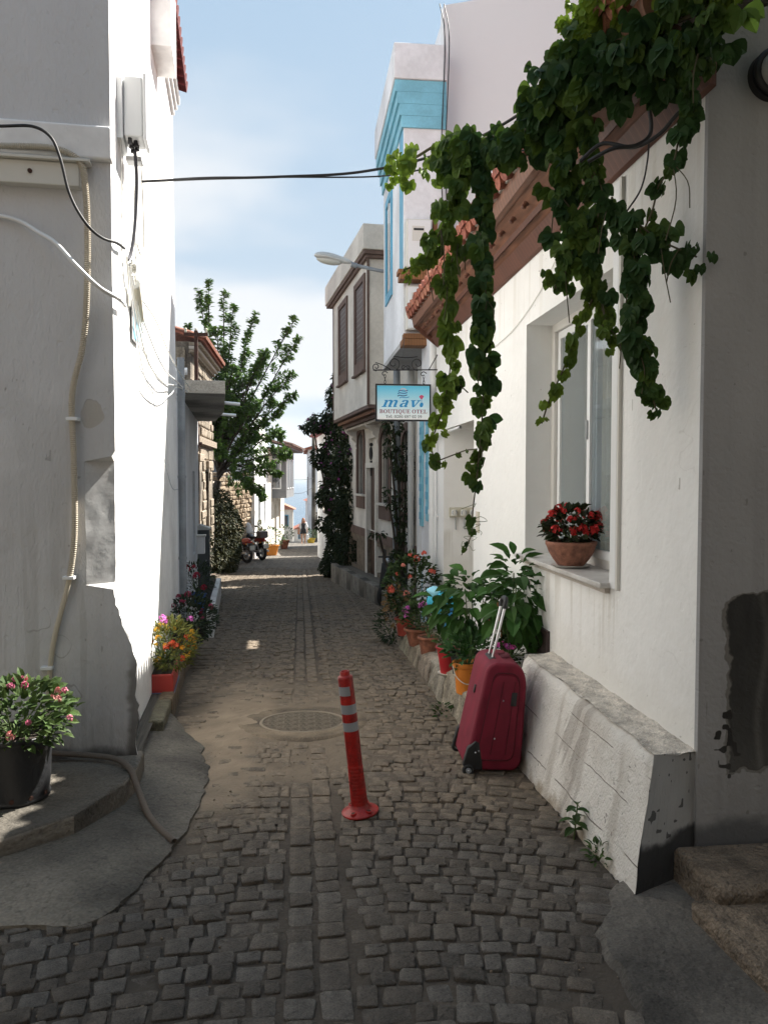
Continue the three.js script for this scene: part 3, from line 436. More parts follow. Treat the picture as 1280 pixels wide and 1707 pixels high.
// ---------------------------------------------------------------- the white house with the vine, at the right
const W1 = 1.73, ZC = -3.32;
{
  const sTex = tex(1792, 1024, (u, v) => {
    const z = u * 7 - 10.3, y = v * 4 - .6; let g = .905 + .045 * (fbm(z * 1.1, y * 1.1, 5, 3) - .5) + .02 * (fbm(z * 14, y * 14, 3, 4) - .5), c = [g, g * .998, g * .99]; const mix = (k, q) => { c = c.map((a, i) => lerp(a, q[i], k)); }, n = fbm(z * 7, y * 7, 4, 5);
    mix(.14 * sst(.54, .62, fbm(z * .8 + 4, y * .9, 5, 7)), [.84, .835, .82]);                                                      // older coats of lime
    mix(.30 * sst(.75, .38, y + .25 * (n - .5)) * (z > -5.4 ? 1 : 0), [.78, .76, .72]);                                              // dust above the low wall
    mix(.40 * sst(.50, .70, fbm(z * 22, y * .9, 4, 9)) * sst(.35, .95, y) * sst(1.0, .9, y) * (z > -6.1 && z < -4.2 ? 1 : 0), [.72, .70, .66]);   // drips under the sill
    mix(.30 * sst(.55, .75, fbm(z * 20, y * .7, 4, 11)) * sst(2.4, 3.2, y), [.76, .74, .70]);                                        // drips under the eave
    const cr = Math.abs(fbm(z * 1.3, y * 1.7, 5, 13) - .5); mix(.12 * sst(.0022, .0006, cr) * sst(.52, .60, fbm(z * 1.1 + 3, y * 1.1, 2, 15)), [.50, .48, .45]);
    if (vn(z * 26, y * 22, 17) > .975 && n > .5) mix(.4, [.45, .43, .4]);
    return c;
  }, true); sTex.repeat.set(1 / 7, 1 / 4); sTex.offset.set(10.3 / 7, .15); const mSide = new THREE.MeshStandardMaterial({ color: C(.99, .99, .985), map: sTex, roughness: .9, bumpMap: rep(T.plaster, 1.6), bumpScale: .009 });
  const t = thing('vine_house', 'white plastered house with tiled roof, brown wooden eave and deep window', 'house', [0, 0, 0]);
  part('side_wall', wallX(W1, [[3.322, -1.4], [10.25, -1.6], [10.25, 3.34], [3.322, 3.34]], [rect(4.32, 6.02, 1.0, 2.76), rect(7.87, 9.53, -1.3, 2.17)], .62), mSide, t);
  const fTex = tex(700, 1500, (u, v) => {
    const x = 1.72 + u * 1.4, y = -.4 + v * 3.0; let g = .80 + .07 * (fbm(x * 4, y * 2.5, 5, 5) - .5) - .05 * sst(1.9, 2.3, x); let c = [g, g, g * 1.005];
    const n = fbm(x * 8, y * 8, 5, 15), n2 = fbm(x * 26, y * 26, 3, 16), mix = (k, q) => { c = c.map((a, i) => lerp(a, q[i], k)); };
    const e = x - 1.885 - .05 * (n - .5) - .03 * (n2 - .5) + .03 * sst(.7, 1.0, y), b = y - .31 - .10 * (n - .5) - .04 * (n2 - .5), tp = 1.06 - y + .22 * (n - .5) + (x - 1.9) * .5;
    const inn = Math.min(e, b, tp); const d = .30 + .22 * (fbm(x * 5, y * 3, 4, 22) - .5) + .25 * sst(.03, .0, Math.abs(x - 2.02 - .02 * Math.sin(y * 9))) * .5; const ly = inn + .012 + .03 * (fbm(x * 12, y * 12, 4, 51) - .35); mix(sst(-.002, .003, ly), [.62, .61, .585]); mix(sst(.006, .0, Math.abs(ly)) * .35, [.40, .39, .37]); mix(sst(-.002, .005, inn), [d, d * .99, d * .95]); mix(sst(.008, .0, Math.abs(inn)) * .5, [.18, .17, .16]);
    const fl = vn(x * 40, y * 40, 19) * sst(.14, .03, Math.abs(x - 1.865)) * sst(.25, .1, Math.abs(y - .42)); mix(sst(.62, .66, fl), [.22, .21, .2]);
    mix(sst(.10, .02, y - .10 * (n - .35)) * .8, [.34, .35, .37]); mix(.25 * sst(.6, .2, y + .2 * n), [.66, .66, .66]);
    mix(.10 * sst(.45, .7, fbm(x * 18, y * .8, 3, 31)), [.5, .5, .5]); if (vn(x * 30, y * 18, 17) > .94) mix(.25, [.35, .34, .33]);
    return c;
  }, true); fTex.wrapS = fTex.wrapT = THREE.ClampToEdgeWrapping;
  const gf = wallZ(-3.29, [[W1 - .003, -1.2], [6.5, -1.2], [6.5, 5.1], [4.9, 4.72], [W1 - .003, 3.5]], [], .03).toNonIndexed(); { const p = gf.attributes.position, uv = gf.attributes.uv; for (let i = 0; i < p.count; i++) uv.setXY(i, (p.getX(i) - 1.72) / 1.4, (p.getY(i) + .4) / 3.0); }
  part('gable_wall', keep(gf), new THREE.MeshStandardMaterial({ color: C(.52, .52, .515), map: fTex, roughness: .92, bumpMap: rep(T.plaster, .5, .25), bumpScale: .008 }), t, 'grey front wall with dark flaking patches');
  part('inner_wall', [bb(4.2, 4.3, -1, 4.4, -10.2, -3.33), bb(W1, 4.2, -1.4, 4, -10.25, -10.2), bb(2.34, 4.2, 3.3, 3.34, -10.2, -3.33), bb(2.34, 4.2, -.4, -.36, -10.2, -3.33), bb(2.34, 2.36, -1.3, 2.3, -9.6, -7.8)], mt.cream, t);
  // window
  const w = part('window', [bb(1.93, 1.99, 1.012, 1.07, -6.02, -4.32), bb(1.93, 1.99, 2.70, 2.76, -6.02, -4.32), bb(1.93, 1.99, 1.07, 2.70, -6.02, -5.95), bb(1.93, 1.99, 1.07, 2.70, -4.40, -4.32)], M([.66, .64, .60], { r: .4 }), t);
  for (const [a, b, x] of [[-5.945, -5.13, 1.955], [-5.21, -4.405, 1.915]]) part('sash', [bb(x, x + .035, 1.075, 2.695, a, a + .055), bb(x, x + .035, 1.075, 2.695, b - .055, b), bb(x, x + .035, 1.075, 1.13, a + .055, b - .055), bb(x, x + .035, 2.64, 2.695, a + .055, b - .055)], mt.pvc, w);
  part('pane', bb(1.970, 1.974, 1.13, 2.64, -5.89, -5.185), mt.clear, w); part('pane', bb(1.930, 1.934, 1.13, 2.64, -5.155, -4.46), mt.clear, w); part('handle', bb(1.90, 1.914, 1.85, 1.98, -5.20, -5.18, .005), mt.steel, w);
  part('curtain', keep(grid(60, 6, (u, v) => [2.20 + .025 * Math.sin(u * 46) + .008 * Math.sin(u * 17 + v), lerp(.9, 2.85, v), lerp(-6.2, -5.12, u)])), M([.62, .55, .46], { r: .9, ds: true, phys: { transmission: .3, thickness: 0 } }), w);
  part('blind', bb(2.38, 2.39, .9, 2.9, -5.1, -3.9), M([.10, .10, .105], { r: .9 }), w);
  const sill = disp(new RoundedBoxGeometry(.28, .032, 1.80, 2, .008), (x, y, z) => [x, y, z]); part('sill', sill, mt.marble, t, null, [1.795, 1.0 - .006, -5.17]); part('sill_bed', bb(1.70, 1.9, .945, .976, -6.03, -4.31), mt.mortar, t);
  part('trim_strip', bb(1.714, 1.729, .98, 3.2, -4.285, -4.205, .004), mt.pvc, t); part('cable_duct', bb(1.71, 1.729, .98, 3.2, -4.19, -4.17), mt.offwhite, t);
  // eave
  const run = (pts) => ext(pts, 6.72).translate(0, 0, -9.95);
  part('soffit_board', run([[1.728, 3.295], [1.455, 3.50], [1.475, 3.525], [1.728, 3.335]]), mt.eave, t);
  part('wall_moulding', run([[1.727, 3.225], [1.70, 3.235], [1.665, 3.295], [1.64, 3.335], [1.65, 3.345], [1.727, 3.288]]), mt.eaveD, t);
  part('soffit_moulding', run([[1.60, 3.372], [1.585, 3.362], [1.57, 3.395], [1.58, 3.402]]), mt.eaveD, t);
  part('fascia', run([[1.47, 3.476], [1.425, 3.478], [1.405, 3.53], [1.40, 3.575], [1.44, 3.58], [1.462, 3.51]]), mt.eave, t); part('end_board', ext([[1.728, 3.22], [1.42, 3.47], [1.40, 3.58], [1.728, 3.68]], .025).translate(0, 0, -9.985), mt.eaveD, t);
  const peg = lathe([[.001, -.05], [.012, -.047], [.019, -.035], [.014, -.02], [.02, -.008], [.022, 0]], 12).rotateZ(-.65);
  for (let i = 0; i < 21; i++) part('peg', peg, mt.eaveD, t, null, [1.528, 3.447, -3.45 - i * .315]);
  part('mortar_line', run([[1.39, 3.585], [1.385, 3.61], [1.45, 3.64], [1.45, 3.585]]), mt.mortar, t);
  part('roof_deck', ext([[1.41, 3.615], [1.41, 3.59], [6.5, 5.37], [6.5, 5.4]], 6.95).translate(0, 0, -10.15), mt.mortar, t);
  const sl = Math.atan(.35), R = rng(3), cov = new THREE.CylinderGeometry(.072, .086, .44, 12, 1, false, 0, Math.PI).rotateZ(Math.PI / 2 + sl), pan = new THREE.CylinderGeometry(.086, .072, .44, 12, 1, false, Math.PI, Math.PI).rotateZ(Math.PI / 2 + sl);
  const shell = (g) => { const o = g.clone(); o.scale(.99, .86, .86); return mg([g, o]); };
  const c1 = cov, p1 = pan, ms = [mt.tile, mt.tileL, mt.tile, M([.42, .13, .085], { map: 'stone', ms: .3 })];
  for (const mm of ms) mm.side = THREE.DoubleSide;
  for (let i = 0; i < 36; i++) for (let k = 0; k < 2; k++) { const z = -3.28 - i * .187, x = 1.53 + k * .37, y = 3.655 + k * .37 * .35 + k * .012; part('roof_tile', c1, ms[Math.floor(R() * 4)], t, null, [x + (R() - .5) * .02, y + .04, z]); part('roof_tile', p1, ms[Math.floor(R() * 4)], t, null, [x + .01, y + .055, z - .0935]); }
  const fld = part('tile_field', grid(280, 14, (u, v) => { const z = lerp(-3.2, -10.05, u), x = lerp(2.1, 6.4, v); return [x, 3.66 + (x - 1.5) * .35 + .045 * Math.cos((z + 3.28) / .187 * 2 * Math.PI) + .03 * (1 - (v * 14 % 1)), z]; }), mt.tile, t); fld.userData.kind = 'stuff';
  // outside pipe by the recess, fittings in it
  const f = thing('conduit_loop', 'thin white conduit running up and around the doorway recess', 'conduit', [0, 0, 0]); part('pipe', tube([[1.70, -.3, -9.95], [1.70, 1, -9.95], [1.70, 1.9, -9.94], [1.70, 2.06, -9.86], [1.70, 2.10, -9.7], [1.70, 2.12, -9.2], [1.70, 2.13, -8.4]], .016, 40, 8), mt.pvc, f); for (const y of [.2, 1.1, 1.8]) part('clip', bb(1.695, 1.73, y - .015, y + .015, -9.975, -9.925, .003), mt.pvc, f);
  const dp = thing('downpipe', 'white downpipe on the house wall beside the doorway recess', 'downpipe', [1.69, 0, -10.14]); part('pipe', cyl(.045, .045, 4.2, 0, 1.2, 0, 16), mt.pvc, dp); for (const y of [0, 1.15, 2.3]) part('collar', cyl(.053, .053, .06, 0, y, 0, 16), mt.pvc, dp);
  const vx = thing('valve_box', 'row of cream water valve fittings on the recess wall', 'valves', [1.96, 1.17, -9.53]); part('back_plate', bb(-.17, .17, -.06, .06, 0, .03, .006), mt.ivory, vx); for (const x of [-.115, 0, .115]) { const h = part('valve', cyl(.034, .038, .07, x, 0, .06, 14).rotateX(0), mt.offwhite, vx); part('knob', new THREE.TorusGeometry(.026, .009, 6, 14).translate(x, 0, .085), mt.steel, h); }
  for (const x of [-.09, .02]) part('pipe_stub', [rod([x, -.06, .02], [x, -.20, .02], .008), rod([x, -.20, .02], [x, -.20, .07], .008)], mt.steel, vx);
  const nt = thing('tile_panel', 'small panel of patterned tiles beside the doorway recess', 'tile panel', [W1 - .006, 1.16, -7.66]); for (let i = 0; i < 2; i++) for (let k = 0; k < 3; k++) part('tile', bb(-.004, .006, k * .07 - .105, k * .07 - .039, i * .07 - .07, i * .07 - .004, .002), (i + k) & 1 ? mt.ivory : M([.62, .55, .48], { r: .4 }), nt);
  const vp = thing('wall_vent', 'dark brown vent cover low on the white wall behind the white pot', 'vent cover', [W1, .28, -5.64]); part('frame', [bb(-.02, .0, -.24, -.21, -.26, .26), bb(-.02, 0, .21, .24, -.26, .26), bb(-.02, 0, -.21, .21, -.26, -.23), bb(-.02, 0, -.21, .21, .23, .26)], M([.05, .03, .028], { r: .5 }), vp); part('plate', bb(-.008, 0, -.21, .21, -.23, .23), M([.035, .022, .02], { r: .6 }), vp);
  const bl = thing('wall_lamp', 'round dark bulkhead lamp high on the grey front wall', 'wall lamp', [2.0, 3.30, -3.285]); part('base', cyl(.10, .105, .05, 0, 0, .025, 28).rotateX(Math.PI / 2).translate(0, .025, .0), mt.black, bl); part('glass', lathe([[.001, .06], [.04, .055], [.07, .04], [.08, .02], [.08, 0]], 24).rotateX(Math.PI / 2).translate(0, 0, .05), M([.35, .35, .35], { r: .3 }), bl); part('rim', new THREE.TorusGeometry(.09, .014, 8, 28).translate(0, 0, .05), mt.black, bl);
  part('cage', [new THREE.TorusGeometry(.075, .005, 5, 16, Math.PI).translate(0, 0, .05).rotateX(0), rod([-.09, 0, .055], [.09, 0, .105], .005), rod([0, -.09, .055], [0, .09, .105], .005)], mt.black, bl);
}
{ // battered low wall
  const t = thing('low_wall', 'low whitewashed rough wall with sloping face below the window, cracked and stained', 'wall', [0, 0, 0]);
  const bt = (s) => [1.365 + .012 * (fbm(s * 3, 1, 3, 3) - .5), gy(0, -s) - .08], N = (x, y, a = 5) => .02 * (fbm(x * a, y * a, 4, 7) - .5);
  const wt = tex(1600, 460, (u, v) => {
    const x = u * 2.3, y = v * .66; let g = .86 + .06 * (fbm(x * 4, y * 4, 5, 3) - .5); let c = [g, g * .985, g * .955]; const n = fbm(x * 7, y * 7, 5, 8), mix = (k, q) => { c = c.map((a, i) => lerp(a, q[i], k)); };
    mix(.7 * sst(.10, .0, y - .24 * (n - .4)), [.52, .46, .38]); mix(.35 * sst(.50, .72, fbm(x * 6, y * 1.5 + x, 4, 12)), [.62, .59, .55]);
    for (const [k, h, w] of [[1, .20, .004], [2, .40, .003], [3, .56, .003]]) { const cy = h + .02 * (fbm(x * 3, k * 9, 4, 21) - .5); mix(sst(w, w * .3, Math.abs(y - cy)) * sst(.42, .55, fbm(x * 3 + k * 5, k, 3, 25)) * .8, [.30, .27, .24]); }
    const cr = Math.abs(fbm(x * 2.4 + 4, y * 3.2, 5, 29) - .5); mix(sst(.005, .001, cr) * .22 * sst(.45, .6, fbm(x * 2, y * 2, 2, 30)), [.36, .32, .28]);
    mix(.35 * sst(.5, .62, fbm(x * 14 + y * 6, y * 2, 4, 33)) * sst(.52, .62, fbm(x * 1.7, 2, 2, 34)), [.50, .47, .44]); if (vn(x * 50, y * 50, 17) > .93) mix(.45 * vn(x * 9, y * 9, 3), [.22, .2, .18]);
    return c;
  }, true); wt.wrapS = wt.wrapT = THREE.ClampToEdgeWrapping;
  const mw = (m, c) => new THREE.MeshStandardMaterial({ color: C(...c), map: m, roughness: .95, bumpMap: rep(T.plaster, .16, .6), bumpScale: .018 });
  part('face', keep(grid(90, 26, (u, v) => { const s = lerp(lerp(3.125, 3.30, v), lerp(5.28, 5.30, v), u), [x0, y0] = bt(s), y = lerp(y0, .385, v), bev = v > .92 ? .03 * ((v - .92) / .08) ** 2 : 0; return [lerp(x0, 1.53, v) + N(s, v, 4) + .012 * (fbm(s * 16, v * 8, 3, 5) - .5) + bev, y - bev * .3, -s]; })), mw(wt, [.96, .95, .94]), t);
  part('top', toCreasedNormals(grid(70, 8, (u, v) => { const s = lerp(3.30, 5.31, u), x = lerp(1.545, 1.74, v); return [x + N(s, 1, 5), .38 + .028 * (fbm(s * 7, v * 2, 4, 3) - .5) + .015 * v, -s]; }), .9), M([.95, .87, .76], { map: 'stone', ms: .5, bump: 'rough', bs: .25, b: .015 }), t, 'bare stony top of the low wall');
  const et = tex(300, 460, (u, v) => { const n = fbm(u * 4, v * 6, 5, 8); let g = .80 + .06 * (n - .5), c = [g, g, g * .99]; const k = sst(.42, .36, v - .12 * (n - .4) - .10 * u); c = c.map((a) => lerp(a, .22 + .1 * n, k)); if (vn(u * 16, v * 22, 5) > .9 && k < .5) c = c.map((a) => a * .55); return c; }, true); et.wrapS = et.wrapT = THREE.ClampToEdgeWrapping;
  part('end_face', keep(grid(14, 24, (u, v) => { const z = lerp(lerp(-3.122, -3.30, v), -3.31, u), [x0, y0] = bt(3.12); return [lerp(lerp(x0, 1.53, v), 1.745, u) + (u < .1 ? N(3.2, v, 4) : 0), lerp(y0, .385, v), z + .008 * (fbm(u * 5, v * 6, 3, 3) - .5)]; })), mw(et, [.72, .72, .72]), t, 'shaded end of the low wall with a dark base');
  part('core', ext([[3.34, -.4], [5.29, -.5], [5.29, .33], [3.34, .33]], .2).rotateY(Math.PI / 2).translate(1.56, 0, 0), mt.mortar, t); part('far_end', keep(grid(6, 10, (u, v) => { const [x0, y0] = bt(5.29); return [lerp(1.75, lerp(x0, 1.53, v), u), lerp(y0, .385, v), -5.30 + N(u, v)]; })), mt.whiteOld, t);
}
{ // rough stone step at the lower right
  const t = thing('stone_step', 'rough brown tuff block used as a step against the grey wall', 'stone step', [0, 0, 0]);
  const blk = (x0, x1, y0, y1, z0, z1, s, a) => { const g = new RoundedBoxGeometry(x1 - x0, y1 - y0, z1 - z0, 14, .035).translate((x0 + x1) / 2, (y0 + y1) / 2, (z0 + z1) / 2); return disp(g, (x, y, z) => { const n = fbm(x * 9 + s, y * 9 + z * 7, 4, s) - .5, m = fbm(z * 9 + s, y * 9, 4, s + 3) - .5; return [x + a * m, y + a * .6 * n, z + a * n]; }); };
  part('upper_block', blk(1.60, 3.2, -.45, -.005, -3.27, -2.88, 4, .03), mt.tuff, t); part('lower_block', blk(1.52, 3.2, -.5, -.06, -2.94, -2.0, 9, .06), mt.tuff, t);
}
// ---------------------------------------------------------------- hotel with blue trim
{
  const t = thing('hotel_building', 'tall white house with pale blue cornice and overhanging upper floor', 'building', [0, 0, 0]);
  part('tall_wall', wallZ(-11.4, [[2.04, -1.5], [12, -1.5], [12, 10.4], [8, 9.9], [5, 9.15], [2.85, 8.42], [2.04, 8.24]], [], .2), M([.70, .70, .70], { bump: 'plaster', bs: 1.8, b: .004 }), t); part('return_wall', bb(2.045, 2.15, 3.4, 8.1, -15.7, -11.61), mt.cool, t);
  part('bay', bb(1.44, 2.03, 3.52, 6.42, -13.75, -11.12, .012), mt.cool, t);
  part('soffit', bb(1.43, 2.03, 3.44, 3.515, -13.76, -11.2, .005), mt.grey, t);
  for (let i = 0; i < 4; i++) { const o = .03 + i * .03; part('cornice', bb(1.44 - o, 2.032, 6.40 + i * .16, 6.56 + i * .16 - .002, -13.75 - o, -11.09, .003), mt.blue2, t); }
  part('parapet', bb(1.30, 2.034, 7.042, 7.52, -13.9, -11.06, .015), mt.cool, t);
  part('corner_strip', bb(1.432, 1.445, 4.4, 6.39, -11.52, -11.16), mt.blue, t);
  const w = part('window', [bb(1.415, 1.445, 4.42, 6.1, -13.32, -13.18, .004), bb(1.415, 1.445, 4.42, 6.1, -12.56, -12.42, .004), bb(1.415, 1.445, 4.42, 4.56, -13.18, -12.56, .004), bb(1.415, 1.445, 5.96, 6.1, -13.18, -12.56, .004)], mt.blue, t, 'blue framed window of the overhanging floor'); part('pane', bb(1.43, 1.438, 4.56, 5.96, -13.18, -12.56), mt.glass, w); part('glazing_bar', bb(1.42, 1.43, 4.56, 5.96, -12.89, -12.85), mt.pvc, w);
  part('street_wall', bb(1.735, 2.2, -1.6, 3.5, -11.36, -10.26, .006), mt.cool, t); part('recessed_wall', wallX(2.3, [[11.36, -1.6], [13.85, -1.6], [13.85, 3.44], [11.36, 3.44]], [rect(11.8, 12.5, 1.6, 3.1)], .2), mt.grey, t); part('porch_column', cyl(.09, .10, 5.0, 2.05, .94, -13.3, 16), mt.pvc, t); part('recessed_window', bb(2.42, 2.44, 1.6, 3.1, -12.5, -11.8), mt.glass, t);
  for (const [z0, z1, y0, y1] of [[-11.33, -11.12, .9, 2.45], [-10.78, -10.56, 1.0, 2.5]]) { const s = part('shutter', bb(1.70, 1.733, y0, y1, z0, z1, .004), mt.blue2, t); for (let i = 0; i < 7; i++) part('slat', bb(1.69, 1.699, y0 + .1 + i * .2, y0 + .2 + i * .2, z0 + .03, z1 - .03, .002), mt.blue, s); }
  for (const [z, y, h] of [[-11.28, -.45, .8], [-11.1, -.45, .35], [-10.85, -.4, .5], [-10.68, -.42, .25]]) part('paint_smear', ext([[-.05, 0], [.05, 0], [.035, h * .6], [.01, h], [-.02, h * .75], [-.04, h * .4]], .003).rotateY(-Math.PI / 2).translate(1.7335, y, z), mt.blue, t);
  part('plank', bb(1.36, 1.98, 4.28, 4.36, -11.115, -10.86, .01), mt.plank, t); part('plank', bb(1.34, 1.9, 4.365, 4.43, -11.115, -10.9, .01), mt.plank, t); part('plank', bb(1.40, 1.98, 3.40, 3.49, -11.19, -10.92, .01), mt.plank, t); part('plank', bb(1.42, 1.98, 3.495, 3.57, -11.115, -10.95, .01), mt.plank, t); part('post', bb(1.84, 1.90, 3.58, 5.2, -11.115, -11.03, .005), mt.plank, t);
  for (const [i, x0, x1, y0, y1] of [[0, 1.46, 1.81, 4.45, 5.12], [1, 1.46, 1.79, 3.62, 4.22]]) {
    const b = thing('meter_cabinet', i ? 'lower white meter cabinet between two wooden planks on the hotel side' : 'upper white meter cabinet above a wooden plank on the hotel side', 'meter cabinet', [(x0 + x1) / 2, y0, -11.11], 0, 'meter cabinets on the hotel');
    part('box', bb(-(x1 - x0) / 2, (x1 - x0) / 2, 0, y1 - y0, 0, .16, .01), mt.offwhite, b); const d = part('door', bb(-(x1 - x0) / 2 + .02, (x1 - x0) / 2 - .02, .02, y1 - y0 - .02, .162, .175, .004), mt.pvc, b); part('slot', bb(-.08, .06, y1 - y0 - .16, y1 - y0 - .13, .176, .18), mt.black, d); part('meter', bb(-.10, .07, y1 - y0 - .30, y1 - y0 - .10, .1755, .178, .001), mt.offwhite, d); if (i) part('cable', tube([[-.05, .28, .18], [-.06, .15, .19], [-.02, .05, .19], [0, 0, .18]], .008, 12), mt.pvc, b);
  }
  for (const [x, l] of [[2.03, 'thin black cable running down the corner of the tall white house'], [1.97, 'second thin cable beside the tall white house corner']]) hang('wall_cable', l, 'cable', [[x, 8.2, -11.30], [x + .03, 7.7, -11.08], [x - .01, 6, -11.09], [x + .02, 5, -11.09], [x, 3.8, -11.09]], .008, mt.black, 'cables on the hotel corner');
}
// ---------------------------------------------------------------- beige house with the brown framed bay
const H3A = 6.05 * Math.PI / 180, h3 = (x, y, s) => [2.0 + x * Math.cos(H3A) - s * Math.sin(H3A), y, -13.7 - x * Math.sin(H3A) - s * Math.cos(H3A)];
{
  const t = thing('bay_house', 'beige plastered house with brown window frames and a projecting upper bay', 'house', [2.0, 0, -13.7], H3A);
  const arch = (a, b, y0, y1) => { const r = (b - a) / 2, p = [[a, y0], [b, y0], [b, y1 - r * .7]]; for (let i = 1; i < 8; i++) p.push([(a + b) / 2 + r * Math.cos(i / 8 * Math.PI), y1 - r * .7 + r * .7 * Math.sin(i / 8 * Math.PI)]); p.push([a, y1 - r * .7]); return p; };
  const win = [[.30, 1.0, 1.02, 2.45], [2.10, 2.95, 1.06, 2.58], [4.85, 5.66, 1.2, 2.68]];
  part('wall', wallX(0, [[-.15, .4], [7.0, .4], [7.0, 3.3], [-.15, 3.3]], [...win.map((w) => arch(...w)), rect(3.42, 4.36, .41, 1.80), rect(3.5, 4.36, 1.92, 2.46)], .3), mt.cream, t);
  part('base_wall', wallX(-.02, [[-.15, -1.6], [7.0, -1.6], [7.0, .22], [-.15, .22]], [rect(5.75, 6.5, -.55, .03), rect(2.35, 3.3, -.45, .12), rect(.5, 1.3, -.45, .12), rect(3.42, 4.36, -.62, .21)], .3), M([.30, .235, .17], { map: 'stone', ms: .6, bump: 'rough', bs: .5, b: .02 }), t);
  part('plinth_band', bb(-.04, .2, .222, .40, -3.41, .15), mt.taupe, t); part('plinth_band', bb(-.04, .2, .222, .40, -7.0, -4.37), mt.taupe, t);
  part('far_wall', bb(0, 3, -1.6, 6.2, -7.02, -6.9), mt.cream, t); part('near_wall', bb(.3, 3, -1.6, 6.2, .0, .12), mt.cream, t); part('back_board', bb(.31, .34, -1.6, 3.2, -6.9, 0), mt.dark, t);
  for (const [a, b, c, d] of win) { const w = part('window', [wallX(-.035, arch(a - .12, b + .12, c - .02, d + .14), [arch(a + .02, b - .02, c, d - .02)], .04)], mt.taupe, t, 'ground floor window with brown frame'); part('pane', bb(.12, .125, c, d, -b, -a), M([.03, .022, .02], { r: .3 }), w); part('grille', [1, 2, 3, 4].map((i) => bb(.02, .035, c, d, -lerp(a, b, i / 5) - .006, -lerp(a, b, i / 5) + .006)), mt.iron, w); part('sill', bb(-.09, .1, c - .05, c, -b - .13, -a + .13, .008), mt.cream, w); part('apron_panel', bb(-.04, -.002, c - .34, c - .055, -b - .10, -a + .10, .004), mt.taupe, w); }
  const dr = part('door', bb(.06, .11, -.60, 1.80, -4.36, -3.42), mt.doorwood, t); part('door_panel', bb(.045, .06, .7, 1.6, -4.22, -3.56, .008), mt.doorwood, dr); part('door_panel', bb(.045, .06, -.45, .55, -4.22, -3.56, .008), mt.doorwood, dr); part('knocker', [new THREE.TorusGeometry(.045, .012, 6, 14).rotateY(Math.PI / 2).translate(.03, .98, -3.72), cyl(.03, .03, .03, 0, 0, 0, 10).rotateZ(Math.PI / 2).translate(.04, 1.04, -3.72)], M([.55, .5, .4], { m: .8, r: .4 }), dr);
  part('door_frame', [bb(-.05, .12, -.60, 1.91, -4.50, -4.37), bb(-.05, .12, -.60, 1.91, -3.41, -3.28), bb(-.05, .12, 1.802, 1.91, -4.37, -3.41)], mt.cream, t); part('doorstep', bb(-.20, .2, -.75, -.60, -4.45, -3.33, .015), mt.conc, t);
  part('niche_back', bb(.1, .12, 1.9, 2.5, -4.4, -3.45), mt.cream, t);
  for (const [a, b, c, d] of [[5.75, 6.5, -.55, .03], [2.35, 3.3, -.45, .12], [.5, 1.3, -.45, .12]]) part('cellar_window', bb(.1, .12, c, d, -b, -a), mt.dark, t);
  part('bay', bb(-.58, .05, 2.96, 5.72, -5.72, -1.38, .008), mt.cream, t); part('bay_corner', [bb(-.60, -.56, 2.96, 5.72, -1.40, -1.355), bb(-.60, -.56, 2.96, 5.72, -5.75, -5.705)], mt.taupe, t);
  for (let i = 0; i < 3; i++) part('bay_moulding', bb(-.59 + i * .10, .04, 2.955 - (i + 1) * .07, 2.95 - i * .07, -5.74 + i * .05, -1.36 - i * .05, .008), i === 1 ? mt.eave : mt.taupe, t);
  part('bay_soffit', bb(-.30, .0, 2.70, 2.74, -5.6, -1.5), mt.cream, t);
  part('cornice', bb(-.68, .1, 5.722, 5.80, -6.25, -1.26, .01), mt.taupe, t); part('cornice', bb(-.64, .1, 5.66, 5.72, -5.78, -1.30, .008), mt.taupe, t); part('parapet', bb(-.70, 3, 5.802, 6.26, -6.35, -1.22, .01), mt.cream, t); part('upper_wall', bb(.0, .06, 3.3, 5.8, -7, -5.72), mt.cream, t); part('upper_wall', bb(0, .06, 3.3, 5.8, -1.38, .15), mt.cream, t); part('roof_slab', bb(.0, 3, 5.6, 5.8, -7, .1), mt.conc, t);
  for (const [a, b, c, d] of [[1.74, 2.62, 3.86, 5.34], [3.78, 4.72, 3.90, 5.36]]) { const w = part('bay_window', [bb(-.615, -.575, c - .22, c, -b, -a), bb(-.615, -.575, d, d + .12, -b, -a), bb(-.615, -.575, c - .22, d + .12, -b - .14, -b), bb(-.615, -.575, c - .22, d + .12, -a, -a + .14)], mt.taupe, t); part('pane', bb(-.588, -.584, c, d, -b, -a), M([.035, .024, .02], { r: .35 }), w); for (let i = 0; i < 14; i++) part('slat', bb(-.592, -.589, c + (d - c) * (i + .1) / 14, c + (d - c) * (i + .85) / 14, -b, -a), mt.doorwood, w); part('sill', bb(-.66, -.58, c - .26, c - .22, -b - .16, -a + .16, .006), mt.taupe, w); }
  const cor = ext([[0, 0], [0, -.75], [-.06, -.75], [-.10, -.62], [-.07, -.52], [-.16, -.42], [-.24, -.36], [-.22, -.28], [-.34, -.20], [-.46, -.12], [-.50, 0]], .09, [], .008).scale(.62, .62, 1); for (const s of [3.15, 5.72]) part('corbel', cor, mt.cream, t, null, [.0, 2.74, -s - .06]);
  const st = thing('door_carving', 'dark carved bird figure in the panel above the brown door', 'carving', h3(-.02, 2.12, 3.95), H3A); part('body', disp(new THREE.SphereGeometry(.08, 16, 12), (x, y, z) => [x * .5, y * 1.9, z * (.9 - .6 * (y / .08))]), mt.iron, st); part('head', new THREE.SphereGeometry(.042, 12, 10).translate(0, .19, .03), mt.iron, st); part('tail', ext([[-.05, 0], [.05, 0], [.015, -.34], [-.015, -.34]], .03).rotateY(Math.PI / 2).translate(-.01, -.16, 0), mt.iron, st);
  const pv = new THREE.Group(); pv.name = 'house_pavement'; pv.userData.kind = 'structure'; pv.position.set(2.0, 0, -13.7); pv.rotation.y = H3A; scene.add(pv);
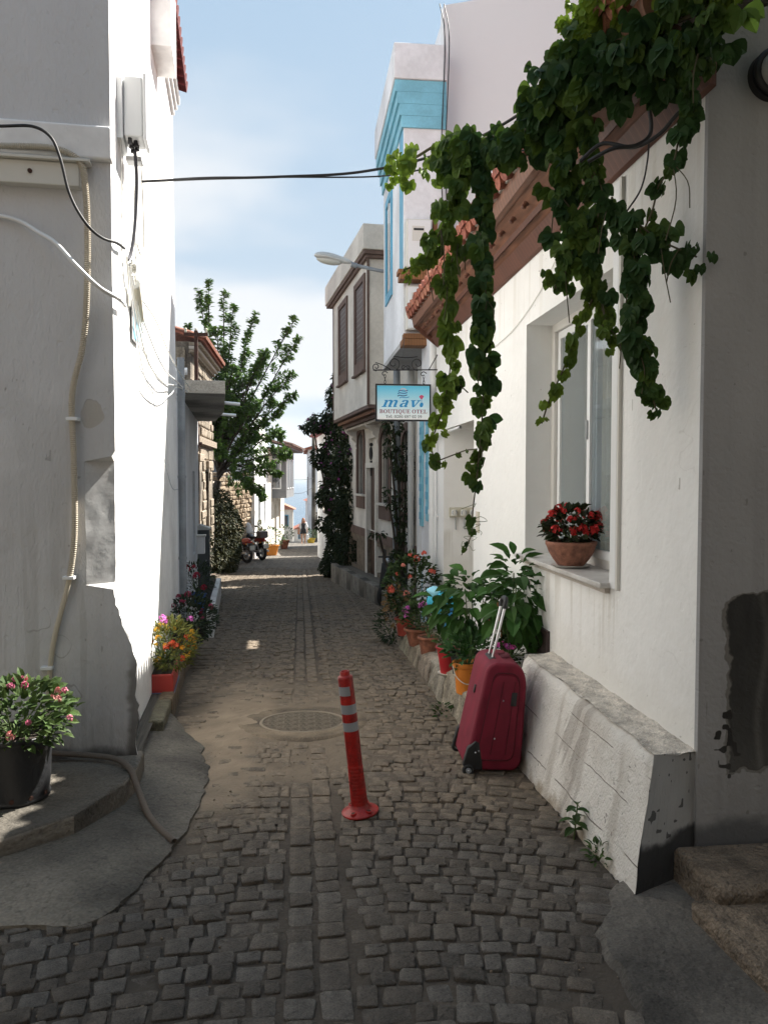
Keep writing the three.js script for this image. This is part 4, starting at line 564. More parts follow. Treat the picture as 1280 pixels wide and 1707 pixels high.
  for (let i = 0; i < 9; i++) part('kerb_stone', disp(new RoundedBoxGeometry(.16, .75, .80, 2, .02), (x, y, z) => [x + .01 * (vn(y * 9, z * 9 + i, 3) - .5), y, z]), i % 2 ? mt.conc : M([.34, .31, .26], { map: 'stone', ms: .5, bump: 'rough', bs: .3, b: .01 }), pv, null, [-.40, -.80 - .031 * i * .81, -.1 - i * .81]);
  part('pavement_top', keep(grid(3, 12, (u, v) => [lerp(-.36, .02, u), -.44 - .031 * v * 7.2, .2 - v * 7.2])), mt.conc, pv);
  const dp = thing('drainpipe', 'pale grey drainpipe at the near corner of the beige house', 'drainpipe', h3(-.09, 0, .02)); part('pipe', cyl(.055, .055, 4.0, 0, 1.5, 0, 14), M([.50, .50, .48], { r: .5 }), dp); for (const y of [.4, 2.0]) part('collar', cyl(.065, .065, .05, 0, y, 0, 14), M([.45, .45, .44], { r: .5 }), dp);
}
{ // street lamp
  const t = thing('street_lamp', 'grey steel lamp post with an arm and cobra head over the street', 'street lamp', [1.70, -.5, -14.02]);
  part('post', cyl(.055, .075, 5.7, 0, 2.85, 0, 16), mt.galv, t); part('base_plate', cyl(.13, .13, .04, 0, .02, 0, 16), mt.galv, t); part('arm', tube([[0, 5.55, 0], [-.12, 5.66, 0], [-.35, 5.70, 0], [-.80, 5.79, 0]], .03, 20, 10), mt.galv, t);
  const h = part('lamp_head', disp(new THREE.SphereGeometry(1, 28, 18), (x, y, z) => { const k = x < 0 ? 1 : .75; return [x * .34 - 1.10, (y > 0 ? y * .095 : y * .045) * (1 - .25 * x) + 5.865 - x * .06, z * .12 * (1 - .28 * x) * k]; }), M([.60, .60, .58], { r: .35, map: 'mott' }), t); part('lens', disp(new THREE.SphereGeometry(1, 20, 12), (x, y, z) => [x * .22 - 1.18, Math.min(0, y) * .075 + 5.845 - x * .03, z * .10]), M([.55, .55, .50], { r: .15 }), h); part('socket', rod([-.80, 5.79, 0], [-.70, 5.765, 0], .045, 12), mt.galv, t);
}
{ // hanging sign
  const t = thing('hotel_sign', 'hanging pale blue sign reading mavi boutique otel on a wrought iron bracket', 'sign', [1.735, 0, -10.0]);
  const cv = document.createElement('canvas'); cv.width = 1024; cv.height = 660; const g = cv.getContext('2d');
  const gr = g.createLinearGradient(0, 0, 0, 660); gr.addColorStop(0, '#5cc0e2'); gr.addColorStop(.45, '#b5dcea'); gr.addColorStop(1, '#f2f3f2'); g.fillStyle = gr; g.fillRect(0, 0, 1024, 660);
  g.strokeStyle = '#e8b3a8'; g.lineWidth = 14; g.beginPath(); g.arc(512, 118, 62, Math.PI * 1.05, Math.PI * 1.98); g.stroke();
  g.lineWidth = 17; for (const [y, c, x] of [[92, '#1b4f93', 0], [138, '#1b4f93', -12], [186, '#16407c', -16], [222, '#3f8fc4', 24]]) { g.strokeStyle = c; g.beginPath(); g.moveTo(418 + x, y + 22); g.bezierCurveTo(450 + x, y - 34, 510 + x, y + 44, 600 + x, y - 8); g.stroke(); }
  g.textAlign = 'center'; g.textBaseline = 'alphabetic'; g.fillStyle = '#0f86c2';
  const lt = (c, x, s = 255) => { g.save(); g.translate(x, 418); g.transform(1.22, 0, -.12, 1, 0, 0); g.font = 'bold italic ' + s + 'px serif'; g.fillText(c, 0, 0); g.restore(); };
  lt('m', 235); lt('a', 505); lt('v', 700); g.beginPath(); g.ellipse(865, 372, 34, 48, .3, 0, 7); g.fill(); g.lineWidth = 10; g.strokeStyle = '#5a7fb0'; g.beginPath(); g.moveTo(866, 330); g.lineTo(868, 240); g.stroke(); g.fillStyle = '#c2476b'; for (const [x, y] of [[846, 212], [886, 208], [866, 238], [866, 200]]) { g.beginPath(); g.arc(x, y, 24, 0, 7); g.fill(); }
  g.fillStyle = '#7c2a46'; g.font = 'bold 104px serif'; g.save(); g.translate(512, 540); g.scale(1.06, 1); g.fillText('BOUTIQUE OTEL', 0, 0); g.restore();
  g.fillStyle = '#4c5560'; g.font = 'bold 78px serif'; g.fillText('Tel: 0286 697 02 19', 520, 632);
  const ct = new THREE.CanvasTexture(cv); ct.colorSpace = THREE.SRGBColorSpace; ct.needsUpdate = true;
  part('board', bb(-.785, -.095, 2.31, 2.755, -.03, .0, .004), mt.pvc, t); const fc = new THREE.PlaneGeometry(.665, .42); part('printed_face', keep(fc), new THREE.MeshStandardMaterial({ map: ct, roughness: .35 }), t, 'printed face with wave emblem and lettering', [-.44, 2.5325, .003]);
  part('frame', [bb(-.79, -.09, 2.745, 2.765, -.035, .008), bb(-.79, -.09, 2.30, 2.32, -.035, .008), bb(-.79, -.772, 2.32, 2.745, -.035, .008), bb(-.108, -.09, 2.32, 2.745, -.035, .008)], mt.iron, t);
  const br = part('bracket', [rod([-.82, 2.935, -.01], [0, 2.95, -.01], .008), rod([-.12, 2.94, -.01], [-.005, 3.14, -.01], .006)], mt.iron, t);
  const spiral = (cx, cy, r, a0, turn, k = 1) => { const p = []; for (let i = 0; i <= 22; i++) { const q = i / 22, a = a0 + k * q * turn, rr = r * (1 - .8 * q); p.push([cx + rr * Math.cos(a), cy + rr * Math.sin(a), -.01]); } return tube(p, .006, 44, 5); };
  part('scroll', spiral(-.56, 3.02, .085, -1.6, 8, 1), mt.iron, br); part('scroll', spiral(-.26, 3.02, .085, -1.5, 8, -1), mt.iron, br); part('scroll', spiral(-.78, 2.975, .05, -1.5, 8, -1), mt.iron, br); part('scroll', [tube([[-.56, 3.11, -.01], [-.48, 3.10, -.01], [-.41, 3.095, -.01], [-.33, 3.10, -.01], [-.26, 3.11, -.01]], .006, 16, 5), tube([[-.79, 3.03, -.01], [-.7, 3.0, -.01], [-.6, 2.945, -.01]], .006, 12, 5), spiral(-.44, 2.97, .03, 0, 7, 1), spiral(-.38, 2.97, .03, 3, 7, -1)], mt.iron, br);
  for (const x of [-.68, -.19]) { const ln = part('hook', spiral(x, 2.885, .045, .3, 4.5, 1), mt.iron, br); const ch = []; for (let i = 0; i < 3; i++) ch.push(new THREE.TorusGeometry(.016, .005, 5, 10).scale(.7, 1.3, 1).rotateY(i * 1.57).translate(x + .01, 2.86 - i * .036, -.01)); part('chain', ch, mt.iron, br); }
  part('stay', rod([-.45, 3.1, -.012], [-.31, 3.5, -.9], .004), mt.iron, br);
}
// ---------------------------------------------------------------- the vine
const axc = V(Math.sin(.1047), 0, -Math.cos(.1047)), inFrame = (p) => { const dy = p.y - 1.6, f = p.x * axc.x + p.z * axc.z, s = p.x * Math.cos(.1047) + p.z * Math.sin(.1047), q = f * Math.cos(.044) - dy * Math.sin(.044), w = f * Math.sin(.044) + dy * Math.cos(.044); return q > .2 && Math.abs(s / q) < .485 && Math.abs(w / q) < .645; };
function palmate(lb, o, d, n, size, col, R, k = 5) {
  const s = V().crossVectors(n, d).normalize();
  const A = k === 5 ? [-1.25, -.62, 0, .62, 1.25] : [-.8, 0, .8], L = k === 5 ? [.62, .85, 1, .85, .62] : [.8, 1, .8];
  A.forEach((a, i) => { const q = a + (R() - .5) * .25, dd = d.clone().multiplyScalar(Math.cos(q)).addScaledVector(s, Math.sin(q)).addScaledVector(n, .05 + (R() - .5) * .35); const nn = n.clone().addScaledVector(s, (R() - .5) * .6).normalize(); lb.leaf(o, dd, nn, size * .62 * L[i] * (.9 + R() * .2), size * .46 * (.85 + R() * .25), jit(R, col, .16), .18 + R() * .25, true); });
}
{
  const t = thing('climbing_vine', 'large dark green creeper hanging in long strands from the eave of the white house', 'vine', [0, 0, 0]);
  const P = {
    main: [[.526, 3.51, -5], [.684, 3.5, -4.8], [.794, 3.50, -4.6], [.96, 3.45, -4.4], [1.11, 3.41, -4.2], [1.21, 3.38, -4], [1.27, 3.45, -3.8], [1.31, 3.52, -3.6], [1.43, 3.5, -3.4], [1.52, 3.45, -3.2], [1.64, 3.45, -3.05]],
    A1: [[.91, 3.4, -4.4], [.861, 3.17, -4.4], [.787, 2.98, -4.45], [.711, 2.83, -4.5], [.588, 2.77, -4.55]],
    A2: [[.983, 3.41, -4.35], [.99, 3.1, -4.3], [.963, 2.8, -4.25], [.986, 2.54, -4.2], [.961, 2.29, -4.2], [.972, 2.03, -4.2], [.957, 1.78, -4.2], [.936, 1.56, -4.2]],
    A3: [[.899, 2.94, -4.5], [.849, 2.73, -4.6], [.88, 2.42, -4.6], [.875, 2.21, -4.65], [.835, 1.97, -4.7], [.775, 1.80, -4.75]],
    A3b: [[.875, 2.21, -4.65], [.922, 2.14, -4.6], [.976, 2.09, -4.6]], A3tip: [[.775, 1.80, -4.75], [.808, 1.71, -4.75], [.863, 1.67, -4.75]],
    B1: [[1.25, 3.33, -3.85], [1.28, 3.14, -3.8], [1.24, 3, -3.8], [1.3, 2.84, -3.75], [1.26, 2.67, -3.75], [1.23, 2.51, -3.8]],
    B2: [[1.34, 3.27, -3.7], [1.37, 3.05, -3.7], [1.39, 2.83, -3.7], [1.37, 2.63, -3.7], [1.41, 2.47, -3.7], [1.43, 2.32, -3.65], [1.46, 2.18, -3.65]],
    B3: [[1.38, 2.44, -3.7], [1.32, 2.28, -3.75], [1.27, 2.11, -3.8], [1.21, 1.98, -3.8], [1.17, 1.86, -3.8]],
    C1: [[1.39, 2.85, -3.5], [1.46, 2.67, -3.45], [1.46, 2.5, -3.4], [1.47, 2.32, -3.4], [1.49, 2.14, -3.4], [1.53, 2.01, -3.4], [1.57, 1.88, -3.4]],
    C2: [[1.46, 2.71, -3.4], [1.55, 2.62, -3.35], [1.61, 2.57, -3.3], [1.69, 2.54, -3.3]],
    D1: [[1.58, 3.28, -3.1], [1.57, 3.16, -3.15], [1.58, 3.09, -3.2], [1.55, 2.97, -3.2], [1.53, 2.89, -3.2], [1.49, 2.81, -3.25]],
    top: [[1.22, 3.68, -3.66], [1.33, 3.69, -3.5], [1.4, 3.7, -3.4], [1.51, 3.64, -3.2], [1.69, 3.53, -3]],
    mass2: [[1.2, 3.49, -3.95], [1.26, 3.6, -3.7], [1.36, 3.46, -3.5], [1.51, 3.42, -3.3], [1.62, 3.40, -3.1]],
    over: [[1.5, 4.0, -2.9], [1.5, 4.05, -2.4], [1.5, 4.05, -1.8], [1.6, 4.1, -1.0]], over3: [[1.0, 3.95, -2.6], [1.0, 4.0, -1.6], [1.0, 4.0, -.4], [1.0, 4, .8]], over4: [[2.0, 3.95, -2.4], [2.1, 4.0, -1.4], [2.1, 4.0, -.4], [2.1, 4, .8]], over2: [[1.65, 3.95, -2.9], [1.9, 4.0, -2.8], [2.3, 4.0, -2.7], [2.8, 4.0, -2.6]],
    A2stem: [[.936, 1.56, -4.2], [.964, 1.42, -4.4], [1.13, 1.22, -5.2], [1.33, .953, -6.5]], thin: [[.808, 1.69, -4.75], [.908, 1.73, -4.7], [.939, 1.75, -4.5], [.952, 1.75, -4.25]], D1s: [[1.49, 2.81, -3.25], [1.49, 2.73, -3.3], [1.48, 2.67, -3.35]],
  };
  // strand: step between leaves, spread, leaf size, youth (0 dark .. 1 fresh)
  const S = { main: [.0088, .14, .15, .25], A1: [.019, .075, .135, .55], A2: [.024, .045, .155, .2], A3: [.026, .05, .135, .8], A3b: [.05, .03, .12, .25], A3tip: [.06, .03, .12, .6], B1: [.0125, .085, .135, .25], B2: [.0155, .06, .125, .35], B3: [.026, .03, .085, .9], C1: [.017, .05, .135, .1], C2: [.0130, .085, .13, .08], D1: [.028, .03, .115, .06], top: [.0045, .12, .14, 1.1], mass2: [.0052, .17, .15, .06], over: [.006, .34, .17, .1], over2: [.007, .26, .17, .03], over3: [.007, .4, .17, .03], over4: [.007, .4, .17, .03], A2stem: [.5, .03, .1, .2], thin: [.18, .02, .05, .5], D1s: [.5, .01, .1, .1] };
  const R = rng(99), leaves = [], st = [];
  for (const k in P) {
    const [step, spr, size, yng] = S[k], c = new THREE.CatmullRomCurve3(P[k].map((p) => V(...p)), false, 'centripetal'), L = c.getLength();
    st.push(tube(P[k], k === 'main' || k === 'mass2' ? .009 : .0042, P[k].length * 6, 5));
    for (let s = 0; s < L; s += step * (.6 + .8 * R())) {
      const u = s / L, p = c.getPointAt(u), e = rv(R), o = p.clone().addScaledVector(e, spr * (.35 + .8 * R())); if (k === 'main' && u < .22 && R() < .45) continue;
      if (k === 'main' || k === 'mass2') o.y -= spr * .35;
      if (o.x > 1.70 && o.z < -3.25) o.x = 1.68; if (o.z < -3.3 && o.y > 3.5 && o.x > 1.4) o.y = 3.62 + (o.x - 1.4) * .35 + .06;
      const tip = (k === 'main' ? 1 - sst(0, .3, u) : k === 'top' ? 1 - sst(0, .5, u) : sst(.6, 1, u)), young = clamp(yng * .6 + yng * .8 * tip + (k === 'main' && u < .25 ? .55 : 0) + (R() - .55) * .35);
      const d = V(e.x * .55, -.85 - .4 * R(), e.z * .55).normalize(), n = V((R() - .62) * 1.7, .1 + .5 * R(), .35 + R() * .8); n.addScaledVector(d, -n.dot(d)).normalize();
      leaves.push({ o, d, n, size: size * (.62 + .55 * R()) * (1 - .35 * tip * (k.length > 1 ? 1 : 0)), col: [lerp(.032, .20, young), lerp(.075, .30, young), lerp(.02, .035, young)], young });
    }
  }
  for (let i = 0; i < 26; i++) { const k = ['B1', 'B2', 'C1', 'A2', 'A1', 'A3', 'C2', 'D1'][i % 8], c = P[k], a = c[Math.floor(R() * (c.length - 1))], q = [a[0] + (R() - .5) * .12, a[1] - .1 - R() * .25, a[2] + (R() - .5) * .1]; st.push(tube([a, [(a[0] + q[0]) / 2 + (R() - .5) * .05, (a[1] + q[1]) / 2, (a[2] + q[2]) / 2 + .03], q], .0028, 8, 4)); }
  part('stem', st, mt.stem, t);
  for (const p of [P.A2stem]) for (let i = 0; i < 7; i++) { const c = new THREE.CatmullRomCurve3(p.map((q) => V(...q))), a = c.getPointAt(.1 + i * .12); part('tendril', tube([[a.x, a.y, a.z], [a.x + (R() - .5) * .12, a.y + .03, a.z + .03], [a.x + (R() - .5) * .16, a.y + .05 * (R() - .3), a.z + .05], [a.x + (R() - .5) * .16, a.y, a.z + .04]], .0018, 14, 4), mt.stemG, t); }
  const vis = leaves.filter((l) => inFrame(l.o)).sort((a, b) => b.size / b.o.distanceTo(camera.position) - a.size / a.o.distanceTo(camera.position)).slice(0, 300), set = new Set(vis);
  const vg = []; for (let i = 0; i < 24; i++) { const lb = new LB(), Q = rng(400 + i), y = Math.floor(i / 6) / 3; palmate(lb, V(0, 0, 0), V(0, -1, 0), V(0, 0, 1), 1, [lerp(.030, .18, y), lerp(.072, .28, y), lerp(.019, .033, y)], Q, i % 7 === 3 ? 3 : 5); vg.push(lb.geo()); }
  const b = new THREE.Matrix4(), sx = V();
  for (const l of vis) { const m = part('leaf', vg[Math.round(l.young * 3) * 6 + Math.floor(R() * 6)], mt.leaf, t); sx.crossVectors(l.d.clone().negate(), l.n); b.makeBasis(sx, l.d.clone().negate(), l.n); m.position.copy(l.o); m.quaternion.setFromRotationMatrix(b); m.scale.setScalar(l.size); }
  const lb = new LB(); for (const l of leaves) if (!set.has(l)) palmate(lb, l.o, l.d, l.n, l.size, l.col, R);
  part('foliage', lb.geo(), mt.leaf, t).userData.kind = 'stuff';
  
  console.log('vine leaves', leaves.length);
  hang('overhead_cable', 'thick black cable spanning the street from the junction box to the vine', 'cable', [[-1.0, 3.50, -5.36], [-.592, 3.475, -5.2], [-.103, 3.47, -5.1], [.377, 3.48, -5], [.848, 3.50, -4.7], [1.17, 3.52, -4.2], [1.33, 3.53, -3.5]], .0085, mt.black, 'cables across the street');
  hang('overhead_cable', 'thinner black cable spanning the street just below the thick one', 'cable', [[-1.0, 3.50, -5.36], [-.592, 3.482, -5.2], [-.066, 3.468, -5.1], [.526, 3.462, -5], [.812, 3.42, -4.7], [1.3, 3.4, -4.3], [1.42, 3.46, -4.1]], .005, mt.black, 'cables across the street');
  hang('loop_cable', 'black cable looping down from the eave behind the vine', 'cable', [[1.45, 3.45, -3.42], [1.50, 3.36, -3.4], [1.51, 3.23, -3.4], [1.52, 3.09, -3.4], [1.46, 3.04, -3.4], [1.35, 3.02, -3.4], [1.26, 2.98, -3.45]], .009, mt.black, 'cables looped under the eave');
  hang('loop_cable', 'black cable crossing from the corner of the eave into the vine', 'cable', [[1.68, 3.2, -3.28], [1.60, 3.14, -3.3], [1.54, 3.07, -3.35], [1.46, 3.04, -3.42], [1.34, 3.08, -3.5], [1.26, 3.02, -3.55]], .009, mt.black, 'cables looped under the eave');
  hang('loop_cable', 'thin wire hanging below the eave in front of the white wall', 'cable', [[1.52, 3.09, -3.41], [1.51, 2.98, -3.4], [1.49, 2.86, -3.42], [1.44, 2.77, -3.46]], .004, mt.black, 'cables looped under the eave');
  hang('wall_wire', 'faint grey wire across the white wall near the window', 'wire', [[1.722, 3.2, -5.0], [1.722, 2.95, -5.6], [1.722, 2.8, -6.3], [1.722, 2.75, -7.0]], .003, mt.offwhite);
}
// ---------------------------------------------------------------- pots and plants
function plant(t, { n, c, r, leaf, wid, col, seed, up = .3, stems = 8, fine = false, base = [0, 0, 0], droop = .3 }) { // c: clump centre, r: radii
  const R = rng(seed), lb = new LB(), st = [];
  for (let i = 0; i < stems; i++) { const e = rv(R); st.push(tube([base, [base[0] + (c[0] - base[0]) * .5 + e.x * r[0] * .35, lerp(base[1], c[1], .5), base[2] + (c[2] - base[2]) * .5 + e.z * r[2] * .35], [c[0] + e.x * r[0] * .8, c[1] + e.y * r[1] * .7, c[2] + e.z * r[2] * .8]], .0045, 8, 4)); }
  part('stem', st, mt.stemG, t);
  const big = leaf > .09 ? [] : null;
  for (let i = 0; i < n; i++) { const e = rv(R), k = Math.pow(e.length(), .35) / e.length(); const o = V(c[0] + e.x * k * r[0] * (.85 + .3 * R()), c[1] + e.y * k * r[1] * (.85 + .3 * R()), c[2] + e.z * k * r[2] * (.85 + .3 * R())); const d = V(e.x, up + e.y * .5, e.z).normalize().addScaledVector(rv(R), .5).normalize(); let nn = V(e.x * .5, 1, e.z * .5 + .2).addScaledVector(rv(R), .6); nn.addScaledVector(d, -nn.dot(d)).normalize(); const sz = leaf * (.65 + .6 * R());
    if (big) { const q = new LB(); q.leaf(V(0, 0, 0), d, nn, sz, sz * wid, jit(R, col, .3), droop, true); part('leaf', q.geo(), mt.leaf, t, null, [o.x, o.y, o.z]); } else lb.leaf(o, d, nn, sz, sz * wid, jit(R, col, .3), droop, fine); }
  if (!big) part('foliage', lb.geo(), mt.leaf, t).userData.kind = 'stuff';
}
function flowerGeo(seed, size, col, petals = 5, layers = 2) { const R = rng(seed), lb = new LB(); for (let l = 0; l < layers; l++) for (let i = 0; i < petals; i++) { const a = i / petals * 6.283 + l * .6 + (R() - .5) * .3, d = V(Math.cos(a), .25 + l * .55, Math.sin(a)).normalize(); lb.leaf(V(0, l * size * .08, 0), d, V(-Math.cos(a) * .3, 1, -Math.sin(a) * .3).normalize(), size * (.55 - l * .1), size * .5, jit(R, col, .15), .15); } return lb.geo(); }
function flowers(t, list, geos, R, name = 'flower') { for (const [x, y, z, s = 1] of list) { const m = part(name, geos[Math.floor(R() * geos.length)], mt.petal, t, null, [x, y, z], [(R() - .3) * 1.2, R() * 6, (R() - .5) * 1.2]); m.scale.setScalar(s); } }
function headGeo(seed, size, col) { const lbs = []; const R = rng(seed); const lb = new LB(); for (let k = 0; k < 16; k++) { const e = rv(R).normalize(); if (e.y < -.3) continue; const o = e.clone().multiplyScalar(size * .35); for (let i = 0; i < 4; i++) { const a = i * 1.57 + R(); const u = V(Math.cos(a), Math.sin(a), R() - .5), d = u.addScaledVector(e, -u.dot(e) + .3).normalize(); lb.leaf(o, d, e, size * .34, size * .3, jit(R, col, .2), .1); } } return lb.geo(); }
function potGeo(r0, r1, h, rim = .015, rh = .03, th = .012) { return lathe([[.001, 0], [r0 * .96, 0], [r0, .006], [lerp(r0, r1, (h - rh) / h), h - rh], [r1 + rim * .6, h - rh + .002], [r1 + rim, h - rh + .008], [r1 + rim, h - .004], [r1 + rim * .7, h], [r1 - th * .6, h], [r1 - th, h - .01], [lerp(r0, r1, .6) - th, h * .75], [.001, h * .74]], 32); }
function pot(name, label, cat, pos, args, m, group) { const t = thing(name, label, cat, pos, 0, group); part('pot', potGeo(...args), m, t); part('soil', new THREE.CircleGeometry(args[1] - .014, 24).rotateX(-Math.PI / 2).translate(0, args[2] * .88, 0), mt.soil, t); return t; }
const KT = (d) => gy(0, -d) + lerp(.27, .15, (d - 5) / 5.4) - .004; // top of the stone kerb
const GR = 'potted flowers along the white house';
{ // window sill: begonia in a terracotta bowl
  const R = rng(41), t = thing('begonia_pot', 'red begonia in a terracotta bowl on the window sill', 'flowerpot', [1.76, 1.012, -5.05]);
  part('saucer', lathe([[.001, 0], [.105, 0], [.13, .014], [.127, .017], [.10, .006], [.001, .006]], 32), M([.5, .48, .45], { r: .5 }), t);
  part('bowl', lathe([[.001, .007], [.075, .007], [.085, .012], [.115, .05], [.145, .10], [.158, .135], [.166, .150], [.166, .168], [.152, .170], [.146, .15], [.12, .08], [.001, .075]], 40), mt.terraL, t); part('soil', new THREE.CircleGeometry(.145, 24).rotateX(-Math.PI / 2).translate(0, .148, 0), mt.soil, t);
  plant(t, { n: 330, c: [0, .255, 0], r: [.16, .12, .16], leaf: .055, wid: .8, col: [.035, .045, .018], seed: 42, stems: 14, base: [0, .15, 0] });
  const gs = [0, 1, 2, 3].map((i) => headGeo(50 + i, .05, [.62, .018, .015])); const L = []; for (let i = 0; i < 46; i++) { const e = rv(R).normalize(); if (e.y < -.35) e.y = -.35 + R() * .2; L.push([e.x * (.15 + .05 * R()), .265 + e.y * .135, e.z * (.15 + .05 * R()), .75 + R() * .5]); } flowers(t, L, gs, R);
}
{ // the big black pot at the left with the pink lantana
  const R = rng(43), t = thing('lantana_pot', 'pink flowering lantana bush in a big black plastic pot on the raised pavement', 'flowerpot', [-1.46, -.046, -4.22]);
  part('pot', lathe([[.001, 0], [.155, 0], [.165, .006], [.168, .02], [.160, .025], [.168, .10], [.172, .20], [.180, .31], [.192, .315], [.195, .335], [.188, .342], [.178, .34], [.172, .30], [.001, .29]], 44), M([.022, .023, .025], { r: .42, bump: 'rough', bs: .3, b: .002 }), t); part('soil', new THREE.CircleGeometry(.172, 24).rotateX(-Math.PI / 2).translate(0, .31, 0), mt.soil, t);
  for (const a of [.2, .75, 1.3, -.5]) part('drain_hole', cyl(.012, .012, .004, 0, 0, 0, 10).rotateX(Math.PI / 2).translate(0, .035, .1665).rotateY(a), mt.rust, t);
  plant(t, { n: 640, c: [.02, .43, 0], r: [.25, .16, .24], leaf: .058, wid: .6, col: [.07, .115, .032], seed: 44, stems: 22, base: [0, .3, 0] });
  const gs = [0, 1, 2].map((i) => headGeo(60 + i, .036, [[.70, .22, .30], [.66, .28, .26], [.62, .16, .28]][i])); flowers(t, [[.03, .625, .05], [.06, .62, .03], [.08, .60, .08], [.02, .60, .1], [.235, .56, .06], [.26, .555, .04], [.215, .53, .08], [.235, .52, .06], [.30, .43, .1], [.07, .40, .26, 1.3], [.14, .45, .22, .8], [-.2, .56, .1], [-.1, .61, .1]], gs, R);
}
{ // the row along the white house
  const R = rng(45); let t;
  t = pot('bucket_planter', 'orange plastic bucket used as a planter beside the suitcase', 'planter', [1.30, KT(6.1) - .02, -6.12], [.085, .105, .25, .012, .04], M([.62, .20, .025], { r: .45 }), GR); part('handle', tube([[-.115, .225, .0], [-.10, .15, .07], [-.03, .10, .115], [.06, .12, .10], [.115, .225, .0]], .004, 20, 6), mt.offwhite, t); part('label_patch', new THREE.CylinderGeometry(.0995, .0925, .12, 12, 1, true, 3.9, .8).translate(0, .11, 0), M([.75, .72, .66], { r: .5 }), t);
  plant(t, { n: 190, c: [.0, .34, 0], r: [.15, .12, .15], leaf: .075, wid: .5, col: [.05, .12, .035], seed: 46, stems: 8, base: [0, .2, 0] });
  for (const l of [['tall leafy shrub in front of the orange bucket with broad green leaves', [1.42, KT(6.5), -6.5], [-.03, .66, 0], [.30, .26, .26], 88, 47], ['tall broad leaved shrub growing from the white pot behind the low wall', [1.53, KT(5.75) - .01, -5.72], [.06, .78, -.06], [.18, .32, .30], 92, 48]]) {
    if (l[5] === 47) { t = pot('shrub_pot', 'broad leaved green shrub in a dark pot between the orange bucket and the wall', 'potted plant', l[1], [.10, .125, .24, .01, .03], mt.black, GR); } else { t = pot('shrub_pot', 'broad leaved green shrub in a white pot behind the end of the low wall', 'potted plant', l[1], [.11, .138, .335, .010, .03], M([.72, .72, .71], { r: .5, map: 'mott', ms: .4 }), GR); }
    plant(t, { n: l[4], c: l[2], r: l[3], leaf: .15, wid: .62, col: [.045, .115, .022], seed: l[5], stems: 9, base: [0, .2, 0], up: -.15, droop: .45 });
    plant(t, { n: 160, c: [l[2][0], l[2][1] + .02, l[2][2]], r: [l[3][0] * .75, l[3][1] * .8, l[3][2] * .75], leaf: .085, wid: .6, col: [.035, .09, .02], seed: l[5] + 20, stems: 2, base: [0, .2, 0], up: -.1 });
    if (l[5] === 48) { plant(t, { n: 240, c: [.02, .40, .02], r: [.19, .10, .18], leaf: .045, wid: .6, col: [.035, .06, .02], seed: 71, stems: 5, base: [0, .3, 0] }); const gs = [headGeo(72, .045, [.62, .08, .38]), headGeo(73, .045, [.55, .10, .45])]; flowers(t, [[-.08, .46, .14], [-.05, .45, .16], [-.11, .45, .13], [.17, .53, .05], [.19, .52, .03], [-.02, .44, .17]], gs, R); part('stake', rod([-.05, .3, .05], [-.10, .75, .05], .006), mt.plank, t); }
    else flowers(t, [[.12, .60, .2, 1], [.13, .57, .21, 1], [.11, .54, .21, .8]], [headGeo(74, .05, [.65, .02, .02])], R);
  }
  t = pot('red_pot', 'narrow glossy red pot with small plant next to the orange bucket', 'flowerpot', [1.285, KT(6.85) + .01, -6.85], [.065, .10, .245, .012, .022], M([.36, .02, .025], { r: .3 }), GR); plant(t, { n: 120, c: [0, .30, 0], r: [.12, .08, .1], leaf: .045, wid: .6, col: [.06, .11, .03], seed: 81, base: [0, .2, 0] }); part('saucer', lathe([[.001, -.006], [.08, -.006], [.095, .012], [.09, .014], [.001, .0]], 24), M([.6, .56, .48], { r: .6 }), t);
  t = pot('black_pot', 'slim black pot standing between the red pot and the orange bucket', 'flowerpot', [1.36, KT(6.7), -6.66], [.065, .09, .23, .008, .02], mt.black, GR); plant(t, { n: 100, c: [0, .28, 0], r: [.1, .07, .1], leaf: .05, wid: .6, col: [.05, .10, .03], seed: 82, base: [0, .2, 0] });
  t = pot('terracotta_pot', 'nearest plain terracotta pot standing on the stone kerb', 'flowerpot', [1.31, KT(8.1), -8.1], [.075, .10, .185, .012, .03], mt.terra, GR); plant(t, { n: 60, c: [.02, .26, 0], r: [.08, .10, .08], leaf: .05, wid: .3, col: [.12, .12, .06], seed: 83, base: [0, .15, 0] });
  t = pot('terracotta_bowl', 'wide terracotta pot of pink geraniums on the stone kerb', 'flowerpot', [1.29, KT(8.75), -8.75], [.09, .135, .20, .014, .035], mt.terra, GR); plant(t, { n: 320, c: [.02, .33, .02], r: [.20, .15, .2], leaf: .055, wid: .8, col: [.05, .085, .025], seed: 84, base: [0, .15, 0] }); flowers(t, [[-.12, .44, .1], [-.15, .41, .08], [-.13, .38, .1], [.05, .48, .08], [.09, .47, .1], [.02, .46, .1], [.16, .44, .1], [.2, .43, .08], [-.14, .35, .12]], [headGeo(85, .055, [.58, .13, .48]), headGeo(86, .055, [.62, .2, .5])], R);
  t = pot('geranium_pot', 'tall salmon flowered geranium in a red pot at the far end of the kerb', 'flowerpot', [1.28, KT(9.7), -9.7], [.09, .12, .22, .012, .03], M([.36, .06, .04], { r: .5 }), GR); plant(t, { n: 800, c: [.08, .62, .0], r: [.32, .36, .34], leaf: .06, wid: .85, col: [.045, .075, .025], seed: 87, stems: 18, base: [0, .2, 0] }); plant(t, { n: 110, c: [-.14, .4, .1], r: [.12, .25, .15], leaf: .06, wid: .8, col: [.20, .13, .06], seed: 88, base: [0, .2, 0] });
